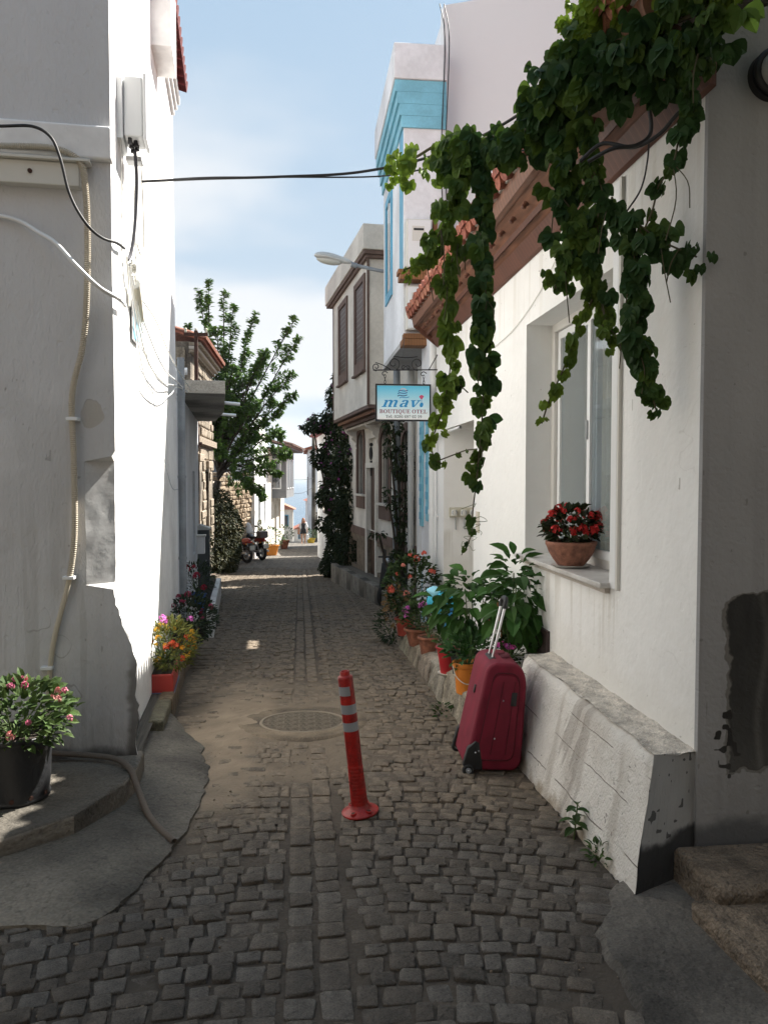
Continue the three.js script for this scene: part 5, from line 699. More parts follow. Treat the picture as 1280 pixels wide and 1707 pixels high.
  flowers(t, [[-.20, .60, .25, 1.4], [-.02, .55, .3, 1.4], [-.05, .88, .2], [.12, .96, .15, 1.3], [.22, 1.02, .1], [-.12, .78, .2, .8], [.02, .76, .3, .8], [.30, .80, .2, 1.3], [.05, 1.0, .1, .8]], [headGeo(89, .065, [.72, .14, .09]), headGeo(90, .06, [.70, .26, .2])], R);
  t = thing('fern_clump', 'dark green weedy clump hanging over the far end of the kerb', 'plant', [1.20, gy(0, -10.2), -10.25]); plant(t, { n: 420, c: [0, .22, 0], r: [.22, .26, .3], leaf: .07, wid: .35, col: [.03, .05, .02], seed: 91 });
  const tw = thing('blue_cloth', 'bright turquoise cloth bag hanging among the plants by the recess', 'cloth', [1.42, .34, -7.9]); part('cloth', disp(new THREE.SphereGeometry(.13, 28, 22), (x, y, z) => { const a = Math.atan2(z, x), k = 1 + .16 * Math.sin(a * 7 + y * 9) + .2 * (fbm(x * 9, y * 9 + z * 7, 3, 4) - .5); return [x * k * 1.1, y * 1.0 * k, z * k * .8]; }), M([.05, .42, .60], { r: .7 }), tw); part('knot', disp(new THREE.SphereGeometry(.07, 16, 12), (x, y, z) => [x * (1 + .3 * Math.sin(y * 60)) - .08, y * .9 + .10, z * 1.2]), M([.28, .62, .75], { r: .7 }), tw); part('fold', disp(new THREE.SphereGeometry(.09, 14, 10), (x, y, z) => [x + .07, y * 1.4 - .17, z * .6 + .03]), M([.03, .20, .42], { r: .7 }), tw);
  t = thing('weed_sprig', 'single weed with broad leaves at the foot of the low wall', 'weed', [1.345, gy(0, -3.78), -3.78]); { const lb = []; for (let i = 0; i < 11; i++) { const q = new LB(), a = i * 2.4, y = .03 + i * .013; q.leaf(V(0, 0, 0), V(Math.cos(a) * .9, .2, Math.sin(a)), V(-Math.cos(a) * .2, 1, 0), .09 - i * .003, .042, jit(R, [.05, .095, .03], .2), .4, true); part('leaf', q.geo(), mt.leaf, t, null, [(y - .03) * .12, y + .01, 0]); } part('stem', rod([0, -.03, 0], [.02, .18, 0], .004), mt.stemG, t); }
  t = thing('weed_tuft', 'tuft of small green weeds between the setts and the low wall', 'weed', [1.375, gy(0, -3.5), -3.52]); plant(t, { n: 60, c: [0, .03, 0], r: [.04, .05, .07], leaf: .04, wid: .4, col: [.06, .11, .03], seed: 93, stems: 3 });
  t = thing('weed_tuft', 'small green weeds in the joints beside the suitcase', 'weed', [1.14, gy(0, -6.4), -6.35]); plant(t, { n: 70, c: [0, .03, 0], r: [.08, .05, .12], leaf: .045, wid: .4, col: [.05, .09, .03], seed: 94, stems: 3 });
}
{ // left side pots
  const R = rng(52); let t; const LG = 'planters along the left houses';
  const PT = (d) => gy(0, -d) + .165;
  t = thing('red_planter', 'red planter box overflowing with yellow and orange flowers in the sun', 'planter', [-1.17, PT(6.9), -6.95], .08, LG); part('box', new RoundedBoxGeometry(.20, .17, .55, 2, .012).translate(0, .085, 0), M([.46, .05, .04], { r: .5 }), t); part('tray', bb(-.11, .11, 0, .02, -.29, .29, .004), M([.10, .13, .22], { r: .6 }), t); part('soil', bb(-.085, .085, .165, .174, -.26, .26), mt.soil, t);
  plant(t, { n: 1300, c: [.06, .36, 0], r: [.21, .20, .32], leaf: .05, wid: .32, col: [.13, .14, .03], seed: 53, stems: 26, base: [0, .15, 0] });
  const ys = [headGeo(54, .045, [.75, .48, .03]), headGeo(55, .04, [.72, .36, .02])], os = [headGeo(56, .05, [.68, .10, .03])], ps = [headGeo(57, .05, [.62, .16, .5])];
  const around = (n, up) => { const L = []; for (let i = 0; i < n; i++) { const e = rv(R).normalize(); L.push([.06 + e.x * .21, .36 + (e.y * .9 + up) * .19, e.z * .32, .7 + .5 * R()]); } return L; };
  flowers(t, around(44, .1), ys, R); flowers(t, [[.08, .42, .31], [.13, .41, .30], [.05, .40, .32], [.17, .30, .28], [.10, .43, .29], [.2, .44, .1]], os, R); flowers(t, [[.0, .60, .05, 1.2], [.22, .56, -.1, 1.1], [.02, .58, .1]], ps, R);
  t = thing('dark_planter', 'shaded planter of deep red and magenta flowers behind the yellow ones', 'planter', [-1.30, PT(9.1), -9.1], .08, LG); part('box', new RoundedBoxGeometry(.22, .18, 1.1, 2, .012).translate(0, .09, 0), M([.10, .09, .08], { r: .6 }), t); part('soil', bb(-.09, .09, .178, .186, -.5, .5), mt.soil, t);
  plant(t, { n: 1100, c: [.08, .33, 0], r: [.26, .23, .75], leaf: .055, wid: .5, col: [.03, .045, .022], seed: 58, stems: 22, base: [0, .15, 0] }); flowers(t, around(12, .3).map(([x, y, z, s]) => [x * 1.2, y, z * 2.2, s * 1.2]), [headGeo(59, .055, [.40, .03, .09]), headGeo(60, .055, [.5, .04, .14])], R); flowers(t, [[.1, .5, .4], [.05, .52, .45], [.14, .5, .42]], [headGeo(61, .04, [.6, .6, .6])], R);
  const wb = thing('white_kerb_box', 'long low white planter curb along the shaded left wall', 'planter', [-1.66, 0, -14.0], .08); part('front', disp(bb(.14, .24, gy(0, -14) - .2, gy(0, -14) + .36, -3.2, 3.0, .02), (x, y, z) => [x, y - z * -.053, z]), mt.whiteOld, wb); part('soil', bb(-.3, .14, gy(0, -14) - .3, gy(0, -14) + .2, -3.1, 2.9), mt.soil, wb);
  t = pot('blue_pot', 'tall blue pot with red geranium by the shaded left wall', 'flowerpot', [-1.53, gy(0, -12.2) + .20, -12.2], [.085, .115, .30, .01, .03], M([.06, .14, .38], { r: .4 }), LG); plant(t, { n: 380, c: [-.03, .50, 0], r: [.24, .25, .24], leaf: .08, wid: .3, col: [.045, .065, .03], seed: 62, stems: 14, base: [0, .25, 0] }); flowers(t, [[-.16, .68, .1, 1.7], [.0, .58, .2, 1.5], [.1, .40, .15, 1.2], [-.05, .7, .1]], [headGeo(63, .075, [.50, .02, .05])], R);
  t = thing('white_trough', 'small white trough in front of the blue pot', 'planter', [-1.56, gy(0, -11.4) + .18, -11.35], .08, LG); part('box', disp(new RoundedBoxGeometry(.26, .16, .5, 2, .012).translate(0, .08, 0), (x, y, z) => [x * (1 + y * .5), y, z]), mt.whiteOld, t); part('soil', bb(-.11, .11, .158, .164, -.22, .22), mt.soil, t); plant(t, { n: 70, c: [0, .2, 0], r: [.12, .05, .2], leaf: .05, wid: .4, col: [.05, .06, .03], seed: 64, stems: 4, base: [0, .15, 0] });
  const c = thing('utility_cabinet', 'dark grey green utility cabinet with a pale sloping lid', 'cabinet', [-1.93, gy(0, -15.9) + .1, -15.9], .08); part('body', bb(-.20, .16, 0, 1.30, -.4, .0, .01), M([.085, .10, .10], { r: .5, map: 'mott' }), c); part('lid', ext([[-.22, 0], [.18, 0], [.18, .03], [-.02, .10], [-.22, .03]], .44).translate(0, 1.302, -.42), M([.55, .55, .52], { r: .6 }), c); part('door', bb(-.17, .13, .08, 1.22, .001, .012, .003), M([.075, .09, .09], { r: .5 }), c); part('lock', cyl(.018, .018, .015, 0, 0, 0, 10).rotateX(Math.PI / 2).translate(.09, .7, .018), mt.steel, c); part('plinth', bb(-.22, .18, -.3, -.002, -.42, .02), mt.conc, c);
  const mb = thing('meter_box', 'small white box fixed low on the shaded left wall', 'meter box', LP(14.2, .02, .25), LA); part('box', bb(0, .14, 0, .30, -.22, 0, .008), mt.pvc, mb); part('lid', bb(-.005, .16, .302, .33, -.24, .02, .006), mt.offwhite, mb);
}
// ---------------------------------------------------------------- farther down the street
{ // ruined stone wall and what stands behind it
  const R = rng(101), t = thing('stone_wall', 'sunlit low ruined wall of rough tan stones beside the parked motorcycles', 'wall', [-2.92, 0, -28.0], -.165);
  const ms = [0, 1, 2, 3].map((i) => M([.42 + .06 * i, .31 + .05 * i, .20 + .04 * i], { map: 'stone', ms: .5, bump: 'rough', bs: .4, b: .02 }));
  part('core', bb(-.4, -.06, -2.6, 1.45, -5.2, 0), mt.mortar, t);
  for (let y = -1.9; y < 1.7;) { const h = .13 + R() * .10; for (let s = 0; s < 5.2;) { const l = .14 + R() * .30; if (y < 1.3 || fbm(s * 1.2, 3, 3, 4) > .5) part('stone', disp(new RoundedBoxGeometry(.30, h - .025, l - .025, 1, .035), (x, q, z) => [x + .07 * (vn(q * 9 + y, z * 9 + s, 5) - .5), q + z * .12 * (vn(s * 7, y * 9, 3) - .5), z]), ms[Math.floor(R() * 4)], t, null, [-.13 + R() * .09, y + h / 2, -s - l / 2]); s += l; } y += h; }
}
{ // white house with blue windows
  const t = thing('blue_window_house', 'white house with blue window frames behind the tree', 'house', [-2.10, 0, -33.2], -.075);
  part('street_wall', wallX(0, [[0, -3.2], [4.6, -3.4], [4.6, 3.4], [2.3, 4.2], [0, 3.4]], [rect(1.1, 2.0, -.6, 1.3), rect(3.0, 3.9, -.6, 1.3), rect(1.6, 2.6, 2.0, 3.1)], .25), mt.white, t); part('end_wall', wallZ(.02, [[-4.5, -3.2], [.0, -3.2], [.0, 3.4], [-4.5, 3.4]], [rect(-2.0, -1.1, .8, 2.2)], .02), mt.cool, t); part('end_window', bb(-2.0, -1.1, .8, 2.2, -.06, -.02), mt.glass, t);
  for (const [a, b, c, d] of [[1.1, 2.0, -.6, 1.3], [3.0, 3.9, -.6, 1.3], [1.6, 2.6, 2.0, 3.1]]) { const w = part('window', [bb(-.02, .04, c - .14, c, -b - .12, -a + .12), bb(-.02, .04, d, d + .16, -b - .12, -a + .12), bb(-.02, .04, c, d, -b - .12, -b), bb(-.02, .04, c, d, -a, -a + .12)], mt.blue, t); part('pane', bb(.08, .1, c, d, -b, -a), mt.glass, w); }
  part('roof', ext([[-4.6, 4.6], [-4.6, 4.5], [.25, 3.42], [.25, 3.5]], 4.8).translate(0, 0, -4.7), mt.tile, t); part('drainpipe', cyl(.06, .06, 5.5, .08, .4, -.25, 10), mt.galv, t);
}
{ // bay house further on
  const mRb = M([.24, .14, .105], { map: 'stone', ms: .35 }), t = thing('grey_bay_house', 'distant grey house with a tiled roof and a dark projecting bay', 'house', [-1.74, 0, -38.2], -.08);
  part('street_wall', wallX(0, [[0, -3.8], [7.5, -4.2], [7.5, 3.0], [0, 3.0]], [rect(2.6, 3.4, -2.1, .2), rect(4.6, 5.5, -1.2, .4)], .25), mt.cream, t); part('end_wall', bb(-4, 0, -3.6, 3.0, -.02, .0), mt.cream, t);
  part('bay', bb(-.2, .95, .55, 2.95, -5.8, -1.6), M([.22, .225, .235], { map: 'mott', ms: 1.7 }), t); for (const s of [2.3, 3.6, 4.9]) { const w = part('bay_window', bb(.955, .985, 1.0, 2.5, -s - .36, -s + .36), mt.pvc, t); part('pane', bb(.986, .992, 1.06, 2.44, -s - .30, -s + .30), mt.glass, w); } { const w = part('bay_window', bb(.2, .7, 1.0, 2.5, -1.6, -1.57), mt.pvc, t); part('pane', bb(.26, .64, 1.06, 2.44, -1.568, -1.56), mt.glass, w); }
  part('roof', ext([[-4, 4.6], [-4, 4.5], [1.35, 3.0], [1.35, 3.1]], 8.2).translate(0, 0, -7.9), mRb, t); part('eave_board', bb(-.1, 1.30, 2.94, 3.0, -7.8, .2), mt.doorwood, t);
  for (const [s, w] of [[1.0, .22], [1.9, .18], [3.8, .2]]) { const c = part('pilaster', bb(-.01, .16, -3.2, .35, -s - w, -s), mt.cream, t); part('capital', bb(.0, .26, .36, .62, -s - w - .08, -s + .08, .02), M([.5, .44, .36], { bump: 'rough', bs: .2, b: .02 }), c); } part('door', bb(-.1, -.05, -2.5, .2, -3.4, -2.6), mt.doorwood, t); part('shutter', bb(-.1, -.05, -1.2, .4, -5.5, -4.6), M([.28, .16, .09]), t);
  const rt = new THREE.CylinderGeometry(.09, .10, .5, 7, 1, false, 0, Math.PI).rotateZ(Math.PI / 2 - .28); for (let i = 0; i < 38; i++) part('roof_tile', rt, mRb, t, null, [1.2, 3.16, .2 - i * .21]);
}
{ // right side beyond the bougainvillea
  const house = (name, label, pos, ry, w, l, h, m, roofM, wins) => { const t = thing(name, label, 'house', pos, ry); part('wall', bb(0, w, -6, h, -l, 0), m, t); part('roof', ext([[-.3, h], [-.3, h + .1], [w / 2, h + 1.1], [w + .3, h + .1], [w + .3, h]], l + .5).translate(0, 0, -l - .25), roofM, t); for (const [s, y, ww, hh] of wins) { const q = part('window', bb(-.04, 0, y, y + hh, -s - ww, -s), mt.taupe, t); part('pane', bb(-.05, -.041, y + .08, y + hh - .08, -s - ww + .08, -s - .08), mt.glass, q); } return t; };
  house('white_house', 'white house with brown eaves mostly hidden behind the bougainvillea', [1.28, 0, -25.6], .06, 5, 9, 3.3, mt.white, mt.tileD, [[1.5, .2, .9, 1.4], [5, .2, .9, 1.4]]);
  { const t = house('tall_white_house', 'distant tall white house on the sunless side past the walking woman', [.62, 0, -59], .0, 6, 12, 3.6, mt.cool, mt.tile, [[2, .2, .9, 1.4], [6, .2, .9, 1.4]]); part('chimney', bb(.5, 1.0, 3.6, 5.2, -2, -1.4), mt.cream, t); const d = part('door', bb(.5, 1.3, -3.6, -1.2, .0, .05), mt.dark, t); part('door_hood', bb(.3, 1.5, -1.1, -1.0, 0, .5), mt.conc, t); }
  house('garden_wall_house', 'distant white house between bougainvillea and utility pole', [1.75, 0, -37], .03, 5, 12, 1.2, mt.white, mt.tile, [[3, -1.2, .9, 1.3], [8, -1.2, .9, 1.3]]);
  const up = thing('utility_pole', 'concrete utility pole at the far end of the street', 'utility pole', [.95, -3.1, -56]); part('post', cyl(.10, .17, 8.8, 0, 4.4, 0, 12), mt.conc, up); part('crossarm', bb(-.7, .7, 7.9, 8.0, -.05, .05), mt.rust, up); for (const x of [-.6, -.2, .2, .6]) part('insulator', cyl(.04, .05, .15, x, 8.08, 0, 8), mt.ivory, up);
  hang('overhead_cable', 'upper of the thin cables crossing the far end of the street', 'cable', [[.95, 1.5, -56], [.2, 1.42, -50], [-.5, 1.45, -43]], .012, mt.black, 'thin cables at the far end of the street'); hang('overhead_cable', 'lower of the thin cables crossing the far end of the street', 'cable', [[.95, .9, -56], [.2, .62, -50], [-.5, .7, -43]], .012, mt.black, 'thin cables at the far end of the street');
  // roofs lower down the hill
  const R = rng(111), far = [[-3.4, -92, 4.0, .0], [3.6, -86, 4.6, .1], [-6.5, -98, 4.4, -.1], [1.5, -150, 3.2, .1], [-4.2, -132, 4.6, .0], [4.5, -140, 5, .2], [-9, -120, 5, 0], [9, -110, 5, 0]];
  const LB2 = ['distant white house below, left of the gap at the street end', 'distant white house below with red roof behind the tall white house', 'distant house below behind the grey bay house', 'distant white house seen low in the middle of the gap', 'distant house far below with orange roof in the gap', 'distant house far below right behind the utility pole', 'distant house far below at the left behind the tree', 'distant house far below at the right behind the bougainvillea'];
  far.forEach(([x, z, h, r], i) => { const y0 = Math.max(-22, gy(x, z)), t = thing('distant_house', LB2[i], 'house', [x, y0, z], r); part('wall', bb(-2.6, 2.6, -3, h, -4, 0), i % 3 ? mt.white : mt.cream, t); part('roof', ext([[-2.9, h], [0, h + 1.3], [2.9, h]], 4.6).translate(0, 0, -4.3), i % 2 ? mt.tile : mt.tileL, t); for (const x2 of [-1.5, .1, 1.7]) { const w = part('window', bb(x2 - .4, x2 + .4, h - 1.9, h - .6, .0, .04), mt.blue, t); part('pane', bb(x2 - .32, x2 + .32, h - 1.8, h - .7, .041, .05), mt.glass, w); } });
}
// ---------------------------------------------------------------- trees and climbers
{
  const t = thing('street_tree', 'tall green tree with long upswept leafy branches beside the old stone house', 'tree', [-2.9, gy(0, -27), -27.2]), R = rng(121), o = V(-2.9, gy(0, -27), -27.2);
  part('trunk', taper([[0, -.3, 0], [.08, 1.0, .05], [.03, 2.0, .1], [.18, 2.9, .05]], .20, .12), mt.bark, t);
  const tips = [[-3.35, 7.9, -27.4], [-2.95, 8.0, -27], [-2.5, 7.75, -27.3], [-2.15, 7.2, -26.8], [-1.4, 7.1, -27.2], [-.1, 6.9, -27], [.03, 6.3, -27], [-.15, 5.0, -26.5], [-.1, 4.35, -26.8], [-3.7, 6.7, -27.4], [-3.9, 5.6, -27], [-.5, 3.0, -26.5], [-.3, 2.3, -26.4], [-1.7, 1.4, -26.2], [-3.4, 3.8, -26.4], [-1.0, 5.7, -26.2], [-1.8, 5.8, -27.6], [-2.6, 6.4, -26.3], [-.7, 1.7, -26.6], [-1.2, .9, -26.6], [-2.2, 4.2, -25.9], [-1.3, 3.9, -25.9], [-2.5, 2.3, -25.8], [-3.0, 5.0, -26.0], [-.6, 3.8, -26.9]];
  for (let i = 0; i < 16; i++) tips.push([-3.3 + 2.5 * R(), 2.0 + 4.2 * R(), -27.6 + 1.8 * R()]);
  const lb = new LB(), lm = [], crook = V(-2.72, 1.5, -27.15).sub(o);
  const spray = (p, q, n, size) => { const c = new THREE.CatmullRomCurve3([p, p.clone().lerp(q, .5).add(V(0, .05 * p.distanceTo(q), 0)), q]); for (let i = 0; i < n; i++) { const u = Math.sqrt(R()) * .97 + .03, a = c.getPointAt(u), tg = c.getTangentAt(u), e = rv(R).normalize(); e.addScaledVector(tg, -e.dot(tg)).normalize(); const d = tg.clone().multiplyScalar(.6).add(e).add(V(0, -.25, 0)).normalize(); let nn = V(R() - .5, .8, R() - .5); nn.addScaledVector(d, -nn.dot(d)).normalize(); const y = R(); lb.leaf(a.addScaledVector(e, .02), d, nn, size * (.7 + .6 * R()), size * .5, [lerp(.055, .15, y), lerp(.125, .26, y), lerp(.03, .045, y)], .2); } lm.push(taper([p, p.clone().lerp(q, .5).add(V(0, .05 * p.distanceTo(q), 0)), q].map((v) => v.toArray()), .016, .004, 4)); };
  for (const T0 of tips) {
    const q = V(...T0).sub(o), m1 = crook.clone().lerp(q, .35).add(V((R() - .5) * .4, .35, (R() - .5) * .5)), m2 = crook.clone().lerp(q, .7).add(V((R() - .5) * .2, .25, (R() - .5) * .3)), st = crook.clone().add(V(0, R() * 1.0, 0));
    part('limb', taper([st, m1, m2, q].map((v) => v.toArray()), .05, .007, 6), mt.bark, t);
    const c = new THREE.CatmullRomCurve3([st, m1, m2, q]);
    for (let i = 0; i < 13; i++) { const u = .30 + .68 * (i + R() * .6) / 13, p = c.getPointAt(Math.min(.99, u)), tg = c.getTangentAt(Math.min(.99, u)), e = rv(R).normalize(), L = (1.15 - u) * (.6 + .8 * R()); spray(p, p.clone().addScaledVector(tg, L * .75).addScaledVector(e, L * .55).add(V(0, .05, 0)), 40, .145); }
    spray(c.getPointAt(.72), q, 80, .145);
  }
  part('branch', lm, mt.bark, t).userData.kind = 'stuff'; part('crown', lb.geo(), mt.leaf, t).userData.kind = 'stuff';
}
function climber(name, label, cat, pos, blobs, n, size, colA, colB, seed, bractN = 0) {
  const t = thing(name, label, cat, pos), R = rng(seed), lb = new LB(), bb2 = new LB(), st = [];
  for (const [x, y, z, r] of blobs) st.push(tube([[blobs[0][0], -.2, blobs[0][2]], [x * .6 + blobs[0][0] * .4 + (R() - .5) * .2, y * .5, z * .6], [x, y, z]], .02, 10, 5));
  part('stem', st, mt.bark, t); const tot = blobs.reduce((a, b) => a + b[3] * b[3], 0);
  for (const [x, y, z, r, sx = 1, sy = 1, sz = 1] of blobs) for (let i = 0; i < n * r * r / tot; i++) { const e = rv(R), k = Math.pow(e.length(), .4) / e.length() * (1 + .35 * (fbm(e.x * 3 + x, e.y * 3 + y, 3, seed) - .5)); const o = V(x + e.x * k * r * sx, y + e.y * k * r * sy, z + e.z * k * r * sz), d = V(e.x, e.y * .4 - .4, e.z).addScaledVector(rv(R), .8).normalize(); let nn = V(R() - .5, .7, R() - .2); nn.addScaledVector(d, -nn.dot(d)).normalize(); const q = R(); lb.leaf(o, d, nn, size * (.6 + .7 * R()), size * .55, [lerp(colA[0], colB[0], q), lerp(colA[1], colB[1], q), lerp(colA[2], colB[2], q)], .25); if (bractN && y > 2.2 && R() < bractN && e.z > -.3) bb2.leaf(o.clone().addScaledVector(e, .05), rv(R).normalize(), nn, .09, .08, jit(R, [.20, .03, .16], .3), .1); }
  part('foliage', lb.geo(), mt.leaf, t).userData.kind = 'stuff'; if (bractN) part('bracts', bb2.geo(), mt.petal, t).userData.kind = 'stuff'; return t;
}
{ const y0 = gy(0, -22.5);
  climber('bougainvillea', 'huge dark bougainvillea with purple bracts climbing the end of the beige house', 'bougainvillea', [1.12, y0, -22.2], [[.12, .9, 1.7, .42, .8, 1.3, 1], [.12, 2.0, 1.8, .40, .8, 1.3, 1], [.05, 3.1, 1.7, .42, .8, 1.2, 1], [.3, .8, .8, .5, .7, 1.2, 1], [.35, 2.0, .8, .5, .7, 1.2, 1], [.05, .5, .2, .62, .8, 1.1, 1.4], [.1, 1.4, .2, .62, .8, 1.1, 1.4], [.05, 2.4, .1, .68, .85, 1.1, 1.4], [.1, 3.4, 0, .72, .9, 1, 1.4], [.15, 4.3, .1, .66, .9, 1, 1.3], [.05, 5.0, 0, .42], [-.45, 4.3, 0, .34, 1.3, .7, 1], [-.75, 4.15, 0, .22, 1.4, .6, 1], [-.55, 3.3, .1, .26], [-.45, 2.2, 0, .22], [-.5, 1.5, .1, .18], [-.25, .3, .3, .32, 1, .8, 1.2], [.25, 5.6, .1, .12, .5, 2.2, .5], [.0, 5.5, 0, .2]], 19000, .115, [.020, .032, .014], [.035, .05, .02], 131, .05);
  climber('climbing_plant', 'thin dark climbing plant around the lamp post and window of the beige house', 'climber', [1.72, -.45, -14.0], [[.0, .6, .12, .16], [.10, 1.5, .1, .22, .9, 1.6, .6], [.12, 2.3, .08, .26, .9, 1.3, .6], [-.16, 2.6, .12, .12, .7, 2, .6], [-.18, 1.7, .12, .09, .6, 2.4, .6], [-.1, 2.95, .1, .16], [-.35, 1.05, .1, .07, 2, .6, .6], [.1, 1.0, .1, .12]], 1150, .085, [.022, .035, .014], [.05, .07, .03], 132);
  climber('leafy_bush', 'dark bush growing out beside the utility cabinet under the tree', 'bush', [-2.75, gy(0, -25), -25.2], [[.15, .6, 0, .75, 1, 1, 1.2], [.3, 1.3, -.4, .7, .9, 1, 1.3], [.0, 2.0, -.4, .6], [.45, .3, .6, .5, .8, .8, 1.4], [.3, .6, -1.8, .6, .8, 1.1, 1.3], [.1, 1.6, -1.9, .55]], 6500, .125, [.022, .034, .013], [.065, .06, .018], 133);
  climber('leafy_bush', 'creeper growing on the corner of the stone house above the cabinet', 'bush', [-2.45, gy(0, -20) + .4, -19.2], [[0, .3, 0, .35], [.05, .8, 0, .3]], 700, .11, [.03, .04, .02], [.07, .06, .025], 134);
  climber('leafy_bush', 'small flowering bush in front of the blue windowed house', 'bush', [-1.75, gy(0, -34), -34.2], [[0, .5, 0, .35], [-.1, 1.2, 0, .3, .8, 1.5, .8]], 700, .12, [.04, .06, .02], [.13, .11, .03], 135);
  const pt = (name, label, pos, m, r, seed) => { const t = pot(name, label, 'planter', pos, [r * .7, r, r * 1.1, .015, .05], m); plant(t, { n: 260, c: [0, r * 1.9, 0], r: [r * 1.5, r * 1.1, r * 1.5], leaf: .12, wid: .5, col: [.045, .085, .025], seed, base: [0, r, 0] }); };
  pt('orange_planter', 'distant orange planter with a round green bush', [-1.35, gy(0, -36), -36], M([.55, .20, .03]), .42, 141); pt('yellow_planter', 'distant yellow planter beside the utility pole', [.72, gy(0, -54), -54], M([.55, .38, .04]), .3, 142); pt('green_planter', 'distant leafy planter left of the walking woman', [-1.0, gy(0, -44), -44], mt.terra, .42, 143);
}
// ---------------------------------------------------------------- surface from a signed distance field (people)
function sdfMesh(f, lo, hi, cell) {
  const n = [0, 1, 2].map((i) => Math.ceil((hi[i] - lo[i]) / cell) + 1), [nx, ny, nz] = n, D = new Float32Array(nx * ny * nz), I = (i, j, k) => (k * ny + j) * nx + i;
  for (let k = 0; k < nz; k++) for (let j = 0; j < ny; j++) for (let i = 0; i < nx; i++) D[I(i, j, k)] = f(lo[0] + i * cell, lo[1] + j * cell, lo[2] + k * cell);
  const id = new Int32Array(nx * ny * nz).fill(-1), pos = [], idx = [];
  for (let k = 0; k < nz - 1; k++) for (let j = 0; j < ny - 1; j++) for (let i = 0; i < nx - 1; i++) { let x = 0, y = 0, z = 0, c = 0; for (let a = 0; a < 8; a++) for (let b = 0; b < 3; b++) { if (a >> b & 1) continue; const a2 = a | 1 << b, p = [i + (a & 1), j + (a >> 1 & 1), k + (a >> 2 & 1)], q = [i + (a2 & 1), j + (a2 >> 1 & 1), k + (a2 >> 2 & 1)], d0 = D[I(...p)], d1 = D[I(...q)]; if (d0 < 0 === d1 < 0) continue; const t = d0 / (d0 - d1); x += lerp(p[0], q[0], t); y += lerp(p[1], q[1], t); z += lerp(p[2], q[2], t); c++; } if (c) { id[I(i, j, k)] = pos.length / 3; pos.push(lo[0] + x / c * cell, lo[1] + y / c * cell, lo[2] + z / c * cell); } }
  const quad = (a, b, c, d, fl) => { if (a < 0 || b < 0 || c < 0 || d < 0) return; if (fl) idx.push(a, b, c, a, c, d); else idx.push(a, c, b, a, d, c); };
  for (let k = 1; k < nz - 1; k++) for (let j = 1; j < ny - 1; j++) for (let i = 1; i < nx - 1; i++) { const s = D[I(i, j, k)] < 0; if (s !== D[I(i + 1, j, k)] < 0) quad(id[I(i, j - 1, k - 1)], id[I(i, j, k - 1)], id[I(i, j, k)], id[I(i, j - 1, k)], s); if (s !== D[I(i, j + 1, k)] < 0) quad(id[I(i - 1, j, k - 1)], id[I(i - 1, j, k)], id[I(i, j, k)], id[I(i, j, k - 1)], s); if (s !== D[I(i, j, k + 1)] < 0) quad(id[I(i - 1, j - 1, k)], id[I(i, j - 1, k)], id[I(i, j, k)], id[I(i - 1, j, k)], s); }
  const g = new THREE.BufferGeometry(); g.setAttribute('position', new THREE.Float32BufferAttribute(pos, 3)); g.setIndex(idx); g.computeVertexNormals(); return g;
}
const cap = (a, b, ra, rb) => (x, y, z) => { const dx = b[0] - a[0], dy = b[1] - a[1], dz = b[2] - a[2], t = clamp(((x - a[0]) * dx + (y - a[1]) * dy + (z - a[2]) * dz) / (dx * dx + dy * dy + dz * dz)); return Math.hypot(x - a[0] - dx * t, y - a[1] - dy * t, z - a[2] - dz * t) - lerp(ra, rb, t); };
const uni = (fs, k = .03) => (x, y, z) => { let d = fs[0](x, y, z); for (let i = 1; i < fs.length; i++) { const e = fs[i](x, y, z), h = clamp(.5 + .5 * (e - d) / k); d = lerp(e, d, h) - k * h * (1 - h); } return d; };
